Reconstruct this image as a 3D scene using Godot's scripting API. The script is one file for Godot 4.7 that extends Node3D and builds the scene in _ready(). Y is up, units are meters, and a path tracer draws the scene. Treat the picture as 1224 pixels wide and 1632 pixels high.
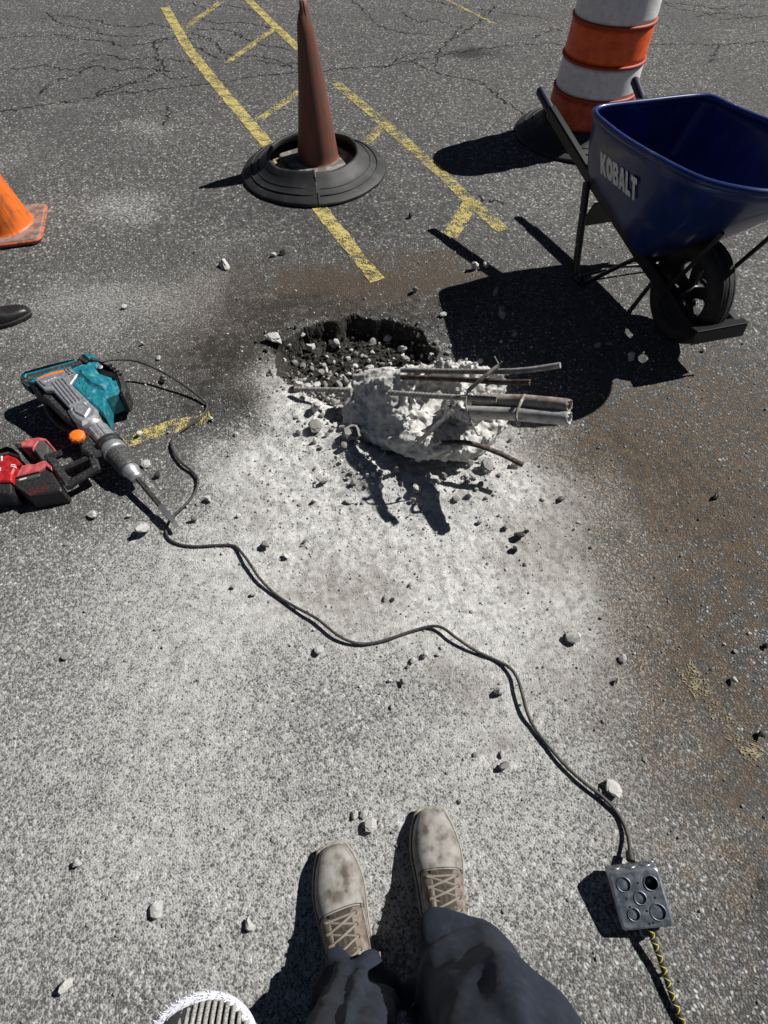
extends Node3D
# A parking lot where a concrete post footing has been broken out of the asphalt. Metres, y up.
# Layout: at(x, y, h) is the point of the level h that the photograph shows at that spot.

const FOCAL := 843.4
const TILT := 0.578926
const EYE := 1.482

var taken := {}
var textures := {}
var m := {}
var rocks: Array = []

func ray(x: float, y: float) -> Vector3:
	var a := (x - 612.0) / FOCAL
	var b := (816.0 - y) / FOCAL
	return Vector3(a, -cos(TILT) + b * sin(TILT), -sin(TILT) - b * cos(TILT))

func at(x: float, y: float, h: float = 0.0) -> Vector3:
	var d := ray(x, y)
	return Vector3(0, EYE, 0) + d * ((h - EYE) / d.y)

# ---------------------------------------------------------------- mesh building
class Shape:
	var st := SurfaceTool.new()
	func _init():
		st.begin(Mesh.PRIMITIVE_TRIANGLES)
	func emit(body: PackedVector3Array, uvs: PackedVector2Array, caps: PackedVector3Array, smooth: bool, turn := true, group := 0):
		var o := Vector3.ZERO
		if body.size(): o = body[0]
		var vol := 0.0
		if turn:
			for arr in [body, caps]:
				for i in range(0, arr.size(), 3):
					vol += (arr[i] - o).dot((arr[i + 1] - o).cross(arr[i + 2] - o))
		var k := [0, 1, 2]
		if vol > 0.0: k = [0, 2, 1]
		st.set_smooth_group(group if smooth else -1)
		for i in range(0, body.size(), 3):
			for j in k:
				st.set_uv(uvs[i + j]); st.add_vertex(body[i + j])
		st.set_smooth_group(-1)
		for i in range(0, caps.size(), 3):
			for j in k:
				st.set_uv(Vector2(caps[i + j].x, caps[i + j].z)); st.add_vertex(caps[i + j])
	func loft(rings: Array, cap0 := true, cap1 := true, smooth := true, looped := false, group := 0):
		var body := PackedVector3Array(); var uvs := PackedVector2Array(); var caps := PackedVector3Array()
		var n: int = rings[0].size()
		var mrows: int = rings.size() - (0 if looped else 1)
		for j in mrows:
			var r0: PackedVector3Array = rings[j]
			var r1: PackedVector3Array = rings[(j + 1) % rings.size()]
			var v0 := float(j) / mrows; var v1 := float(j + 1) / mrows
			for i in n:
				var i2 := (i + 1) % n
				var u0 := float(i) / n; var u1 := float(i + 1) / n
				body.append_array([r0[i], r0[i2], r1[i2], r0[i], r1[i2], r1[i]])
				uvs.append_array([Vector2(u0, v0), Vector2(u1, v0), Vector2(u1, v1), Vector2(u0, v0), Vector2(u1, v1), Vector2(u0, v1)])
		for w in [[cap0, rings[0], false], [cap1, rings[-1], true]]:
			if not w[0]: continue
			var r: PackedVector3Array = w[1]
			var c := Vector3.ZERO
			for p in r: c += p
			c /= r.size()
			for i in n:
				var p: Vector3 = r[i]; var q: Vector3 = r[(i + 1) % n]
				if w[2]: caps.append_array([c, p, q])
				else: caps.append_array([c, q, p])
		emit(body, uvs, caps, smooth, true, group)
	static func frames(path: PackedVector3Array, closed := false) -> Array:
		var out := []
		var n := path.size()
		var up := Vector3.UP
		var t0 := (path[1] - path[0]).normalized()
		if absf(t0.dot(up)) > 0.95: up = Vector3.RIGHT
		for i in n:
			var a := path[(i - 1 + n) % n] if (closed or i > 0) else path[0]
			var b := path[(i + 1) % n] if (closed or i < n - 1) else path[n - 1]
			var t := (b - a).normalized()
			up = (up - t * up.dot(t)).normalized()
			out.append([t, up, t.cross(up)])
		return out
	func tube(path: PackedVector3Array, r, n := 12, smooth := true, closed := false, flat := 1.0, group := 0):
		var fr := frames(path, closed)
		var rings := []
		for i in path.size():
			var rad: float = r[i] if r is Array or r is PackedFloat32Array else r
			var ring := PackedVector3Array()
			for k in n:
				var a := TAU * k / n
				ring.append(path[i] + fr[i][1] * (sin(a) * rad * flat) + fr[i][2] * (cos(a) * rad))
			rings.append(ring)
		loft(rings, not closed, not closed, smooth, closed, group)
	func bar(path: PackedVector3Array, w: float, h: float, bevel := 0.003):
		# a rectangular tube with chamfered edges
		var fr := frames(path)
		var rings := []
		for i in path.size():
			var ring := PackedVector3Array()
			for c in [[1, 0, 1, 1], [0, 1, 1, 1], [0, 1, -1, 1], [1, 0, -1, 1], [1, 0, -1, -1], [0, 1, -1, -1], [0, 1, 1, -1], [1, 0, 1, -1]]:
				var x: float = c[2] * (w / 2 - c[1] * bevel); var y: float = c[3] * (h / 2 - c[0] * bevel)
				ring.append(path[i] + fr[i][2] * x + fr[i][1] * y)
			rings.append(ring)
		loft(rings, true, true, false)
	func box(xf: Transform3D, size: Vector3, bevel := 0.003):
		var rings := []
		for k in [[-1, 1], [-1, 0], [1, 0], [1, 1]]:
			var ring := PackedVector3Array()
			var ins: float = bevel * k[1]
			var y: float = k[0] * (size.y / 2 - (0.0 if k[1] else bevel))
			var hx := size.x / 2 - ins; var hz := size.z / 2 - ins
			for c in [[hx, hz - bevel], [hx - bevel, hz], [-hx + bevel, hz], [-hx, hz - bevel], [-hx, -hz + bevel], [-hx + bevel, -hz], [hx - bevel, -hz], [hx, -hz + bevel]]:
				ring.append(xf * Vector3(c[0], y, c[1]))
			rings.append(ring)
		loft(rings, true, true, false)
	static func inset(poly: PackedVector2Array, d: float) -> PackedVector2Array:
		var area := 0.0
		var n := poly.size()
		for i in n: area += poly[i].cross(poly[(i + 1) % n])
		var s := 1.0 if area > 0 else -1.0
		var out := PackedVector2Array()
		for i in n:
			var e0 := (poly[i] - poly[(i - 1 + n) % n]).normalized(); var e1 := (poly[(i + 1) % n] - poly[i]).normalized()
			var n0 := Vector2(-e0.y, e0.x) * s; var n1 := Vector2(-e1.y, e1.x) * s
			var v := n0 + n1
			out.append(poly[i] + v * (d / maxf(0.45, v.dot(n0))))
		return out
	func prism(poly: PackedVector2Array, y0: float, y1: float, bevel := 0.003, xf := Transform3D(), slope := 0.0):
		# an outline in x and z, from the level y0 to y1; slope draws the top in
		var small := inset(poly, bevel + slope)
		var mid := inset(poly, slope)
		var low := inset(poly, bevel)
		var rings := []
		for k in [[low, y0], [poly, y0 + bevel], [mid, y1 - bevel], [small, y1]]:
			var ring := PackedVector3Array()
			for p in k[0]: ring.append(xf * Vector3(p.x, k[1], p.y))
			rings.append(ring)
		var body := PackedVector3Array(); var uvs := PackedVector2Array(); var caps := PackedVector3Array()
		var n := poly.size()
		for j in 3:
			for i in n:
				var i2 := (i + 1) % n
				body.append_array([rings[j][i], rings[j][i2], rings[j + 1][i2], rings[j][i], rings[j + 1][i2], rings[j + 1][i]])
				for q in 6: uvs.append(Vector2(float(i) / n, j / 3.0))
		var tri := Geometry2D.triangulate_polygon(small)
		var ar := 0.0
		for i in n: ar += poly[i].cross(poly[(i + 1) % n])
		for i in range(0, tri.size(), 3):
			var a := small[tri[i]]; var b := small[tri[i + 1]]; var c := small[tri[i + 2]]
			var s := (b - a).cross(c - a)
			var o := [tri[i], tri[i + 1], tri[i + 2]]
			if s * ar < 0: o = [tri[i], tri[i + 2], tri[i + 1]]
			caps.append_array([rings[3][o[0]], rings[3][o[1]], rings[3][o[2]], rings[0][o[0]], rings[0][o[2]], rings[0][o[1]]])
		emit(body, uvs, caps, false)
	func lathe(profile: Array, n := 40, xf := Transform3D(), smooth := true, closed := false, wobble := 0.0, group := 0):
		# profile: [radius, height] pairs turned round y
		var rings := []
		for p in profile:
			var ring := PackedVector3Array()
			for k in n:
				var a := TAU * k / n
				var r: float = p[0] * (1.0 + wobble * (sin(a * 2.0 + 1.0) + 0.6 * sin(a * 3.0 + 2.5) + 0.4 * sin(a * 7.0)))
				ring.append(xf * Vector3(cos(a) * r, p[1], sin(a) * r))
			rings.append(ring)
		loft(rings, not closed, not closed, smooth, closed, group)
	func done() -> ArrayMesh:
		st.generate_normals()
		st.index()
		return st.commit()

static func smooth_path(pts: Array, per := 6) -> PackedVector3Array:
	var out := PackedVector3Array()
	var n := pts.size()
	for i in n - 1:
		var p0: Vector3 = pts[maxi(i - 1, 0)]; var p1: Vector3 = pts[i]; var p2: Vector3 = pts[i + 1]; var p3: Vector3 = pts[mini(i + 2, n - 1)]
		for k in per:
			out.append(p1.cubic_interpolate(p2, p0, p3, float(k) / per))
	out.append(pts[n - 1])
	return out

static func ring_path(pts: Array, per := 6) -> PackedVector3Array:
	var out := PackedVector3Array()
	var n := pts.size()
	for i in n:
		for k in per:
			var p1: Vector3 = pts[i]
			out.append(p1.cubic_interpolate(pts[(i + 1) % n], pts[(i - 1 + n) % n], pts[(i + 2) % n], float(k) / per))
	return out

# surface nets: one vertex in each cell that the surface crosses, one quad round each crossed edge
func nets(lo: Vector3, hi: Vector3, cell: float, f: Callable) -> ArrayMesh:
	var nx := int((hi.x - lo.x) / cell) + 2; var ny := int((hi.y - lo.y) / cell) + 2; var nz := int((hi.z - lo.z) / cell) + 2
	var val := PackedFloat32Array(); val.resize(nx * ny * nz)
	var q := 0
	for k in nz:
		for j in ny:
			for i in nx:
				val[q] = f.call(Vector3(lo.x + i * cell, lo.y + j * cell, lo.z + k * cell)); q += 1
	var sx := 1; var sy := nx; var sz := nx * ny
	var ids := PackedInt32Array(); ids.resize(nx * ny * nz); ids.fill(-1)
	var verts := PackedVector3Array()
	var corner := [0, sx, sy, sx + sy, sz, sx + sz, sy + sz, sx + sy + sz]
	var edges := [[0, 1], [2, 3], [4, 5], [6, 7], [0, 2], [1, 3], [4, 6], [5, 7], [0, 4], [1, 5], [2, 6], [3, 7]]
	for k in nz - 1:
		for j in ny - 1:
			for i in nx - 1:
				var b := i + j * sy + k * sz
				var neg := 0
				for c in corner:
					if val[b + c] < 0.0: neg += 1
				if neg == 0 or neg == 8: continue
				var sum := Vector3.ZERO; var cnt := 0
				for e in edges:
					var va := val[b + corner[e[0]]]; var vb := val[b + corner[e[1]]]
					if (va < 0.0) == (vb < 0.0): continue
					var t := va / (va - vb)
					var pa := Vector3(e[0] & 1, (e[0] >> 1) & 1, e[0] >> 2); var pb := Vector3(e[1] & 1, (e[1] >> 1) & 1, e[1] >> 2)
					sum += pa.lerp(pb, t); cnt += 1
				ids[b] = verts.size()
				verts.append(lo + (Vector3(i, j, k) + sum / cnt) * cell)
	var idx := PackedInt32Array()
	for k in range(1, nz - 1):
		for j in range(1, ny - 1):
			for i in range(1, nx - 1):
				var b := i + j * sy + k * sz
				var s0 := val[b] < 0.0
				for ax in 3:
					var d: int = [sx, sy, sz][ax]
					var s1 := val[b + d] < 0.0
					if s0 == s1: continue
					var u: int = [sy, sz, sx][ax]; var w: int = [sz, sx, sy][ax]
					var a0 := ids[b]; var a1 := ids[b - u]; var a2 := ids[b - u - w]; var a3 := ids[b - w]
					if a0 < 0 or a1 < 0 or a2 < 0 or a3 < 0: continue
					if s0: idx.append_array([a0, a2, a1, a0, a3, a2])
					else: idx.append_array([a0, a1, a2, a0, a2, a3])
	var nor := PackedVector3Array(); nor.resize(verts.size())
	for t in range(0, idx.size(), 3):
		var n := (verts[idx[t + 2]] - verts[idx[t]]).cross(verts[idx[t + 1]] - verts[idx[t]])
		for c in 3: nor[idx[t + c]] += n
	for i in nor.size(): nor[i] = nor[i].normalized()
	var arr := []; arr.resize(Mesh.ARRAY_MAX)
	arr[Mesh.ARRAY_VERTEX] = verts; arr[Mesh.ARRAY_NORMAL] = nor; arr[Mesh.ARRAY_INDEX] = idx
	var me := ArrayMesh.new()
	me.add_surface_from_arrays(Mesh.PRIMITIVE_TRIANGLES, arr)
	return me

static func capsule(p: Vector3, a: Vector3, b: Vector3, ra: float, rb: float) -> float:
	var ab := b - a
	var t := clampf((p - a).dot(ab) / ab.length_squared(), 0.0, 1.0)
	return p.distance_to(a + ab * t) - lerpf(ra, rb, t)

static func smin(a: float, b: float, k: float) -> float:
	var h := clampf(0.5 + 0.5 * (b - a) / k, 0.0, 1.0)
	return lerpf(b, a, h) - k * h * (1.0 - h)

# ---------------------------------------------------------------- nodes
func numbered(base: String, parent: Node) -> String:
	var key := str(parent.get_instance_id()) + base
	var k: int = taken.get(key, 0)
	taken[key] = k + 1
	return base if k == 0 else "%s_%03d" % [base, k]

func part(parent: Node, called: String, mesh: Mesh, mat: Material, xf := Transform3D()) -> MeshInstance3D:
	var o := MeshInstance3D.new()
	o.name = numbered(called, parent)
	o.mesh = mesh
	if mat: o.material_override = mat
	o.transform = xf
	parent.add_child(o)
	return o

func tag(o: Node, label: String, category: String, group := "") -> Node:
	o.set_meta("label", label); o.set_meta("category", category)
	if group: o.set_meta("group", group)
	return o

func thing(called: String, label: String, category: String, xf := Transform3D(), group := "") -> Node3D:
	var o := Node3D.new()
	o.name = numbered(called, self)
	add_child(o)
	o.transform = xf
	tag(o, label, category, group)
	return o

# ---------------------------------------------------------------- materials
func lin(r: float, g: float, b: float) -> Color:
	return Color(r, g, b).linear_to_srgb()

func flat_mat(c: Color, rough: float, metal := 0.0, spec := 0.5) -> StandardMaterial3D:
	var s := StandardMaterial3D.new()
	s.albedo_color = c; s.roughness = rough; s.metallic = metal; s.metallic_specular = spec
	return s

func noise_image(seed_: int, freq: float, kind := 3, octaves := 4, size := 256, ret := 0) -> Image:
	var f := FastNoiseLite.new()
	f.seed = seed_; f.frequency = freq
	f.noise_type = kind
	f.fractal_type = FastNoiseLite.FRACTAL_FBM if octaves > 1 else FastNoiseLite.FRACTAL_NONE
	f.fractal_octaves = octaves
	if kind == FastNoiseLite.TYPE_CELLULAR: f.cellular_return_type = ret
	return f.get_seamless_image(size, size)

# stops: [[where, linear colour], ...] over a noise
func noise_tex(seed_: int, freq: float, stops: Array, octaves := 4, size := 256, kind := 3) -> ImageTexture:
	var key := "%d %f %s %d" % [seed_, freq, str(stops), octaves]
	if textures.has(key): return textures[key]
	var src := noise_image(seed_, freq, kind, octaves, size).get_data()
	var lut := []
	for i in 256:
		var t := i / 255.0
		var c: Color = stops[0][1]
		for k in stops.size() - 1:
			if t >= stops[k][0]: c = (stops[k][1] as Color).lerp(stops[k + 1][1], clampf((t - stops[k][0]) / (stops[k + 1][0] - stops[k][0]), 0, 1))
		lut.append(c.linear_to_srgb())
	var px := PackedByteArray(); px.resize(src.size() * 3)
	for i in src.size():
		var c: Color = lut[src[i]]
		px[i * 3] = c.r8; px[i * 3 + 1] = c.g8; px[i * 3 + 2] = c.b8
	var t := ImageTexture.create_from_image(Image.create_from_data(size, size, false, Image.FORMAT_RGB8, px))
	textures[key] = t
	return t

func grained(stops: Array, rough: float, tile: float, seed_: int, freq := 0.02, relief := 0.0, metal := 0.0, octaves := 4, world := false) -> StandardMaterial3D:
	var s := StandardMaterial3D.new()
	s.albedo_texture = noise_tex(seed_, freq, stops, octaves)
	s.roughness = rough; s.metallic = metal
	s.uv1_triplanar = true
	s.uv1_world_triplanar = world
	s.uv1_scale = Vector3.ONE / tile
	if relief > 0.0:
		s.heightmap_enabled = true
		s.heightmap_scale = relief
		s.heightmap_texture = noise_tex(900, 0.04 if freq < 0.025 else (0.06 if freq < 0.035 else 0.09), [[0.0, Color(0, 0, 0)], [1.0, Color(1, 1, 1)]], octaves)
	return s

# ---------------------------------------------------------------- the ground
const HOLE := [[-0.52, -1.83], [-0.37, -1.93], [-0.144, -2.005], [0.03, -1.975], [0.14, -1.911], [0.22, -1.78], [0.26, -1.6], [0.22, -1.4], [0.1, -1.22], [-0.04, -1.2], [-0.168, -1.319], [-0.335, -1.47], [-0.46, -1.62]]
var hole_poly := PackedVector2Array()
var bumps := FastNoiseLite.new()
var rough_noise := FastNoiseLite.new()
var edge_noise := FastNoiseLite.new()

func hole_depth(x: float, z: float) -> float:
	if x < -0.75 or x > 0.5 or z < -2.2 or z > -1.0: return 0.0
	var p := Vector2(x + edge_noise.get_noise_2d(x, z) * 0.045, z + edge_noise.get_noise_2d(x + 9.0, z) * 0.045)
	if not Geometry2D.is_point_in_polygon(p, hole_poly): return 0.0
	var d := 9.0
	for i in hole_poly.size():
		d = minf(d, p.distance_to(Geometry2D.get_closest_point_to_segment(p, hole_poly[i], hole_poly[(i + 1) % hole_poly.size()])))
	# the far wall is steep, the near and left sides slope
	var far := clampf((-z - 1.55) / 0.35, 0.0, 1.0) * clampf((x + 0.5) / 0.12, 0.0, 1.0)
	var wide := lerpf(0.2, 0.032, far)
	return smoothstep(0.0, wide, d) * lerpf(0.085, 0.088, far)

func ground_y(x: float, z: float) -> float:
	var e := minf(minf(x + 1.6, 1.6 - x), minf(z + 2.6, 0.6 - z))
	if e <= 0.0: return 0.0
	var y := -hole_depth(x, z)
	var near := clampf(1.0 - Vector2(x - 0.1, z + 1.35).length() / 0.9, 0.0, 1.0)
	y += bumps.get_noise_2d(x * 14.0, z * 14.0) * 0.004 + bumps.get_noise_2d(x * 70.0, z * 70.0) * (0.0012 + 0.009 * near)
	# broken edge and spilled heaps round the near side of the hole
	y += 0.022 * exp(-pow(Vector2(x + 0.30, z + 1.36).length() / 0.11, 2.0)) + 0.03 * exp(-pow(Vector2(x - 0.33, z + 1.1).length() / 0.1, 2.0))
	y += 0.035 * exp(-pow(Vector2(x + 0.03, z + 1.12).length() / 0.09, 2.0)) + 0.03 * exp(-pow(Vector2(x - 0.16, z + 1.06).length() / 0.08, 2.0)) + 0.03 * exp(-pow(Vector2(x + 0.12, z + 1.25).length() / 0.08, 2.0))
	if y < -0.02: y += rough_noise.get_noise_2d(x, z) * 0.014
	return y * clampf(e / 0.08, 0.0, 1.0)

# patches of dust, soil and dark tar: [x, y, half width, half height in the photograph, amount]
const DUST := [[120, 170, 50, 9, 0.26], [230, 205, 50, 12, 0.22], [215, 330, 60, 26, 0.26], [260, 470, 110, 36, 0.24], [340, 385, 60, 26, 0.12], [40, 250, 70, 30, 0.16], [90, 480, 90, 40, 0.16], [30, 620, 60, 60, 0.14], [880, 300, 120, 40, 0.08], [1160, 440, 80, 60, 0.1], [560, 790, 190, 110, 0.9], [700, 850, 200, 110, 0.75], [470, 700, 80, 80, 0.9], [640, 930, 240, 80, 0.6], [850, 800, 90, 110, 0.55], [450, 630, 45, 60, 0.6], [780, 990, 180, 110, 0.45], [800, 1150, 150, 150, 0.38], [690, 1260, 260, 220, 0.32], [880, 930, 80, 90, 0.4], [930, 1150, 130, 170, 0.25], [130, 900, 300, 120, 0.22], [120, 1150, 360, 300, 0.3], [350, 1000, 200, 200, 0.34], [300, 1480, 460, 320, 0.38], [900, 1500, 260, 200, 0.2], [700, 700, 130, 60, 0.7], [150, 520, 160, 60, 0.14], [110, 330, 150, 40, 0.12], [260, 480, 100, 60, 0.12], [740, 600, 60, 20, 0.5], [1170, 1330, 120, 60, 0.08]]
const SOIL := [[600, 960, 90, 50, 0.3], [700, 800, 60, 50, 0.15], [530, 790, 70, 40, 0.16], [880, 850, 70, 60, 0.35], [520, 905, 60, 40, 0.4], [640, 880, 40, 24, 0.35], [760, 900, 50, 22, 0.3], [840, 930, 70, 40, 0.4], [470, 935, 26, 16, 0.5], [590, 830, 30, 24, 0.25], [740, 1110, 40, 40, 0.3], [880, 1080, 60, 60, 0.25], [400, 820, 16, 40, 0.4], [1090, 790, 170, 190, 0.95], [1040, 1010, 100, 140, 0.85], [1160, 1210, 130, 200, 0.6], [960, 720, 90, 80, 0.7], [560, 452, 220, 42, 0.95], [350, 560, 110, 90, 0.7], [480, 488, 160, 34, 0.8], [1180, 650, 110, 140, 0.6], [693, 1100, 26, 44, 0.5], [560, 955, 100, 40, 0.45], [815, 1180, 34, 26, 0.45], [1150, 1390, 90, 40, 0.6], [430, 830, 20, 60, 0.3], [700, 430, 90, 40, 0.6], [1010, 1320, 60, 60, 0.4], [850, 870, 50, 40, 0.45], [1130, 1560, 110, 90, 0.25], [900, 1560, 90, 70, 0.2]]
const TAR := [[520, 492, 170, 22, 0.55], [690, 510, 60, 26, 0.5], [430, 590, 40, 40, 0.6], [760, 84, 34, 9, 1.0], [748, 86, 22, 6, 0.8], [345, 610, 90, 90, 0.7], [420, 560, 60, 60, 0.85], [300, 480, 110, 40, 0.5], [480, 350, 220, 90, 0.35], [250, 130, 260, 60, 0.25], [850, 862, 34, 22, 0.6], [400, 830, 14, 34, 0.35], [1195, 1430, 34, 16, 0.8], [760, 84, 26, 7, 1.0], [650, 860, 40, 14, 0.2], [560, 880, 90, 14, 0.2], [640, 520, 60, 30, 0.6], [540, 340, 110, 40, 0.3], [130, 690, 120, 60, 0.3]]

func blobs(list: Array) -> Array:
	var out := []
	for b in list:
		var c := at(b[0], b[1])
		var rx := (at(b[0] + b[2], b[1]).x - at(b[0] - b[2], b[1]).x) / 2.0
		var rz := (at(b[0], b[1] + b[3]).z - at(b[0], b[1] - b[3]).z) / 2.0
		out.append([c.x, c.z, 1.0 / (rx * rx), 1.0 / (rz * rz), b[4]])
	return out

func cover(bl: Array, x: float, z: float) -> float:
	var keep := 1.0
	for b in bl:
		var dx: float = x - b[0]; var dz: float = z - b[1]
		var q: float = dx * dx * b[2] + dz * dz * b[3]
		if q < 5.0: keep *= 1.0 - b[4] * exp(-q * 0.9)
	return 1.0 - keep

# cracks in the far asphalt, as they run in the photograph
const CRACKS := [
	[[20, 110], [70, 104], [110, 112], [150, 104], [185, 112], [230, 108], [262, 112]],
	[[60, 150], [90, 128], [130, 118], [140, 100], [170, 92]], [[300, 70], [320, 78], [345, 92], [380, 100]],
	[[240, 66], [270, 60], [296, 62], [330, 58]], [[320, 30], [350, 38], [380, 34], [430, 44]], [[150, 30], [180, 42], [212, 44], [240, 38], [268, 44]],
	[[410, 96], [450, 104], [474, 100]], [[640, 20], [668, 36], [690, 30], [730, 44]], [[850, 60], [880, 46], [900, 52]],
	[[0, 178], [60, 170], [140, 157], [200, 148], [300, 137], [390, 125], [500, 114], [620, 104], [700, 90], [760, 78]],
	[[150, 153], [185, 143], [215, 130], [245, 118], [250, 105], [268, 116], [250, 90], [245, 66]],
	[[0, 60], [90, 55], [120, 64], [175, 66], [195, 76], [250, 67], [300, 56]],
	[[70, 20], [100, 40], [140, 45], [165, 55], [200, 58], [248, 58]],
	[[130, 88], [170, 86], [200, 95], [245, 92], [290, 97], [330, 108]],
	[[305, 50], [340, 68], [360, 86], [400, 90], [440, 95], [470, 108]],
	[[300, 5], [330, 14], [370, 8], [410, 22]],
	[[310, 46], [345, 47], [375, 52], [395, 65], [430, 75], [470, 80]],
	[[560, 0], [580, 18], [605, 42], [640, 52], [700, 58]],
	[[605, 110], [625, 100], [650, 88], [690, 82], [740, 82], [800, 74], [870, 70], [960, 72], [1040, 70], [1140, 72], [1224, 66]],
	[[640, 88], [680, 110], [720, 122], [760, 128], [790, 150], [812, 168], [842, 188]],
	[[680, 0], [740, 12], [800, 20], [860, 28]],
	[[1050, 0], [1080, 14], [1120, 20], [1150, 30], [1224, 26]],
	[[1030, 4], [1090, 6], [1140, 14], [1190, 8], [1224, 12]],
	[[1110, 26], [1160, 20], [1200, 30]],
	[[1130, 100], [1140, 80], [1150, 72]],
	[[730, 60], [770, 30], [790, 10]],
	[[150, 153], [170, 140], [205, 132], [235, 128]],
	[[255, 118], [275, 126], [300, 124]], [[265, 170], [270, 188], [262, 200]],
	[[690, 110], [700, 80], [720, 60], [735, 40]], [[60, 30], [100, 24], [150, 36]], [[740, 300], [770, 318], [800, 326]],
]

func crack_layer(size: int, x0: float, z0: float, span: float) -> PackedByteArray:
	var px := PackedByteArray(); px.resize(size * size)
	var rng := RandomNumberGenerator.new(); rng.seed = 77
	var wig := FastNoiseLite.new(); wig.seed = 5; wig.frequency = 1.0
	var which := 0
	for c in CRACKS:
		which += 1
		for i in c.size() - 1:
			var a := at(c[i][0], c[i][1]); var b := at(c[i + 1][0], c[i + 1][1])
			var steps := int(a.distance_to(b) / 0.004) + 1
			for s in steps:
				var p := a.lerp(b, float(s) / steps)
				p.x += wig.get_noise_2d(p.x * 9.0, p.z * 9.0) * 0.04 + wig.get_noise_2d(p.x * 40.0, p.z * 40.0) * 0.012
				p.z += wig.get_noise_2d(p.x * 9.0 + 70.0, p.z * 9.0) * 0.05 + wig.get_noise_2d(p.x * 40.0, p.z * 40.0 + 70.0) * 0.015
				var w := 0.003 + 0.009 * absf(wig.get_noise_2d(p.x * 5.0 + which * 31.0, p.z * 5.0))
				var ci := int((p.x - x0) / span * size); var cj := int((p.z - z0) / span * size)
				var r := w / span * size
				var ir := int(ceil(r))
				for dj in range(-ir, ir + 1):
					for di in range(-ir, ir + 1):
						if di * di + dj * dj > r * r + 0.3: continue
						var i2 := ci + di; var j2 := cj + dj
						if i2 >= 0 and j2 >= 0 and i2 < size and j2 < size: px[j2 * size + i2] = 255
	return px

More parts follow.
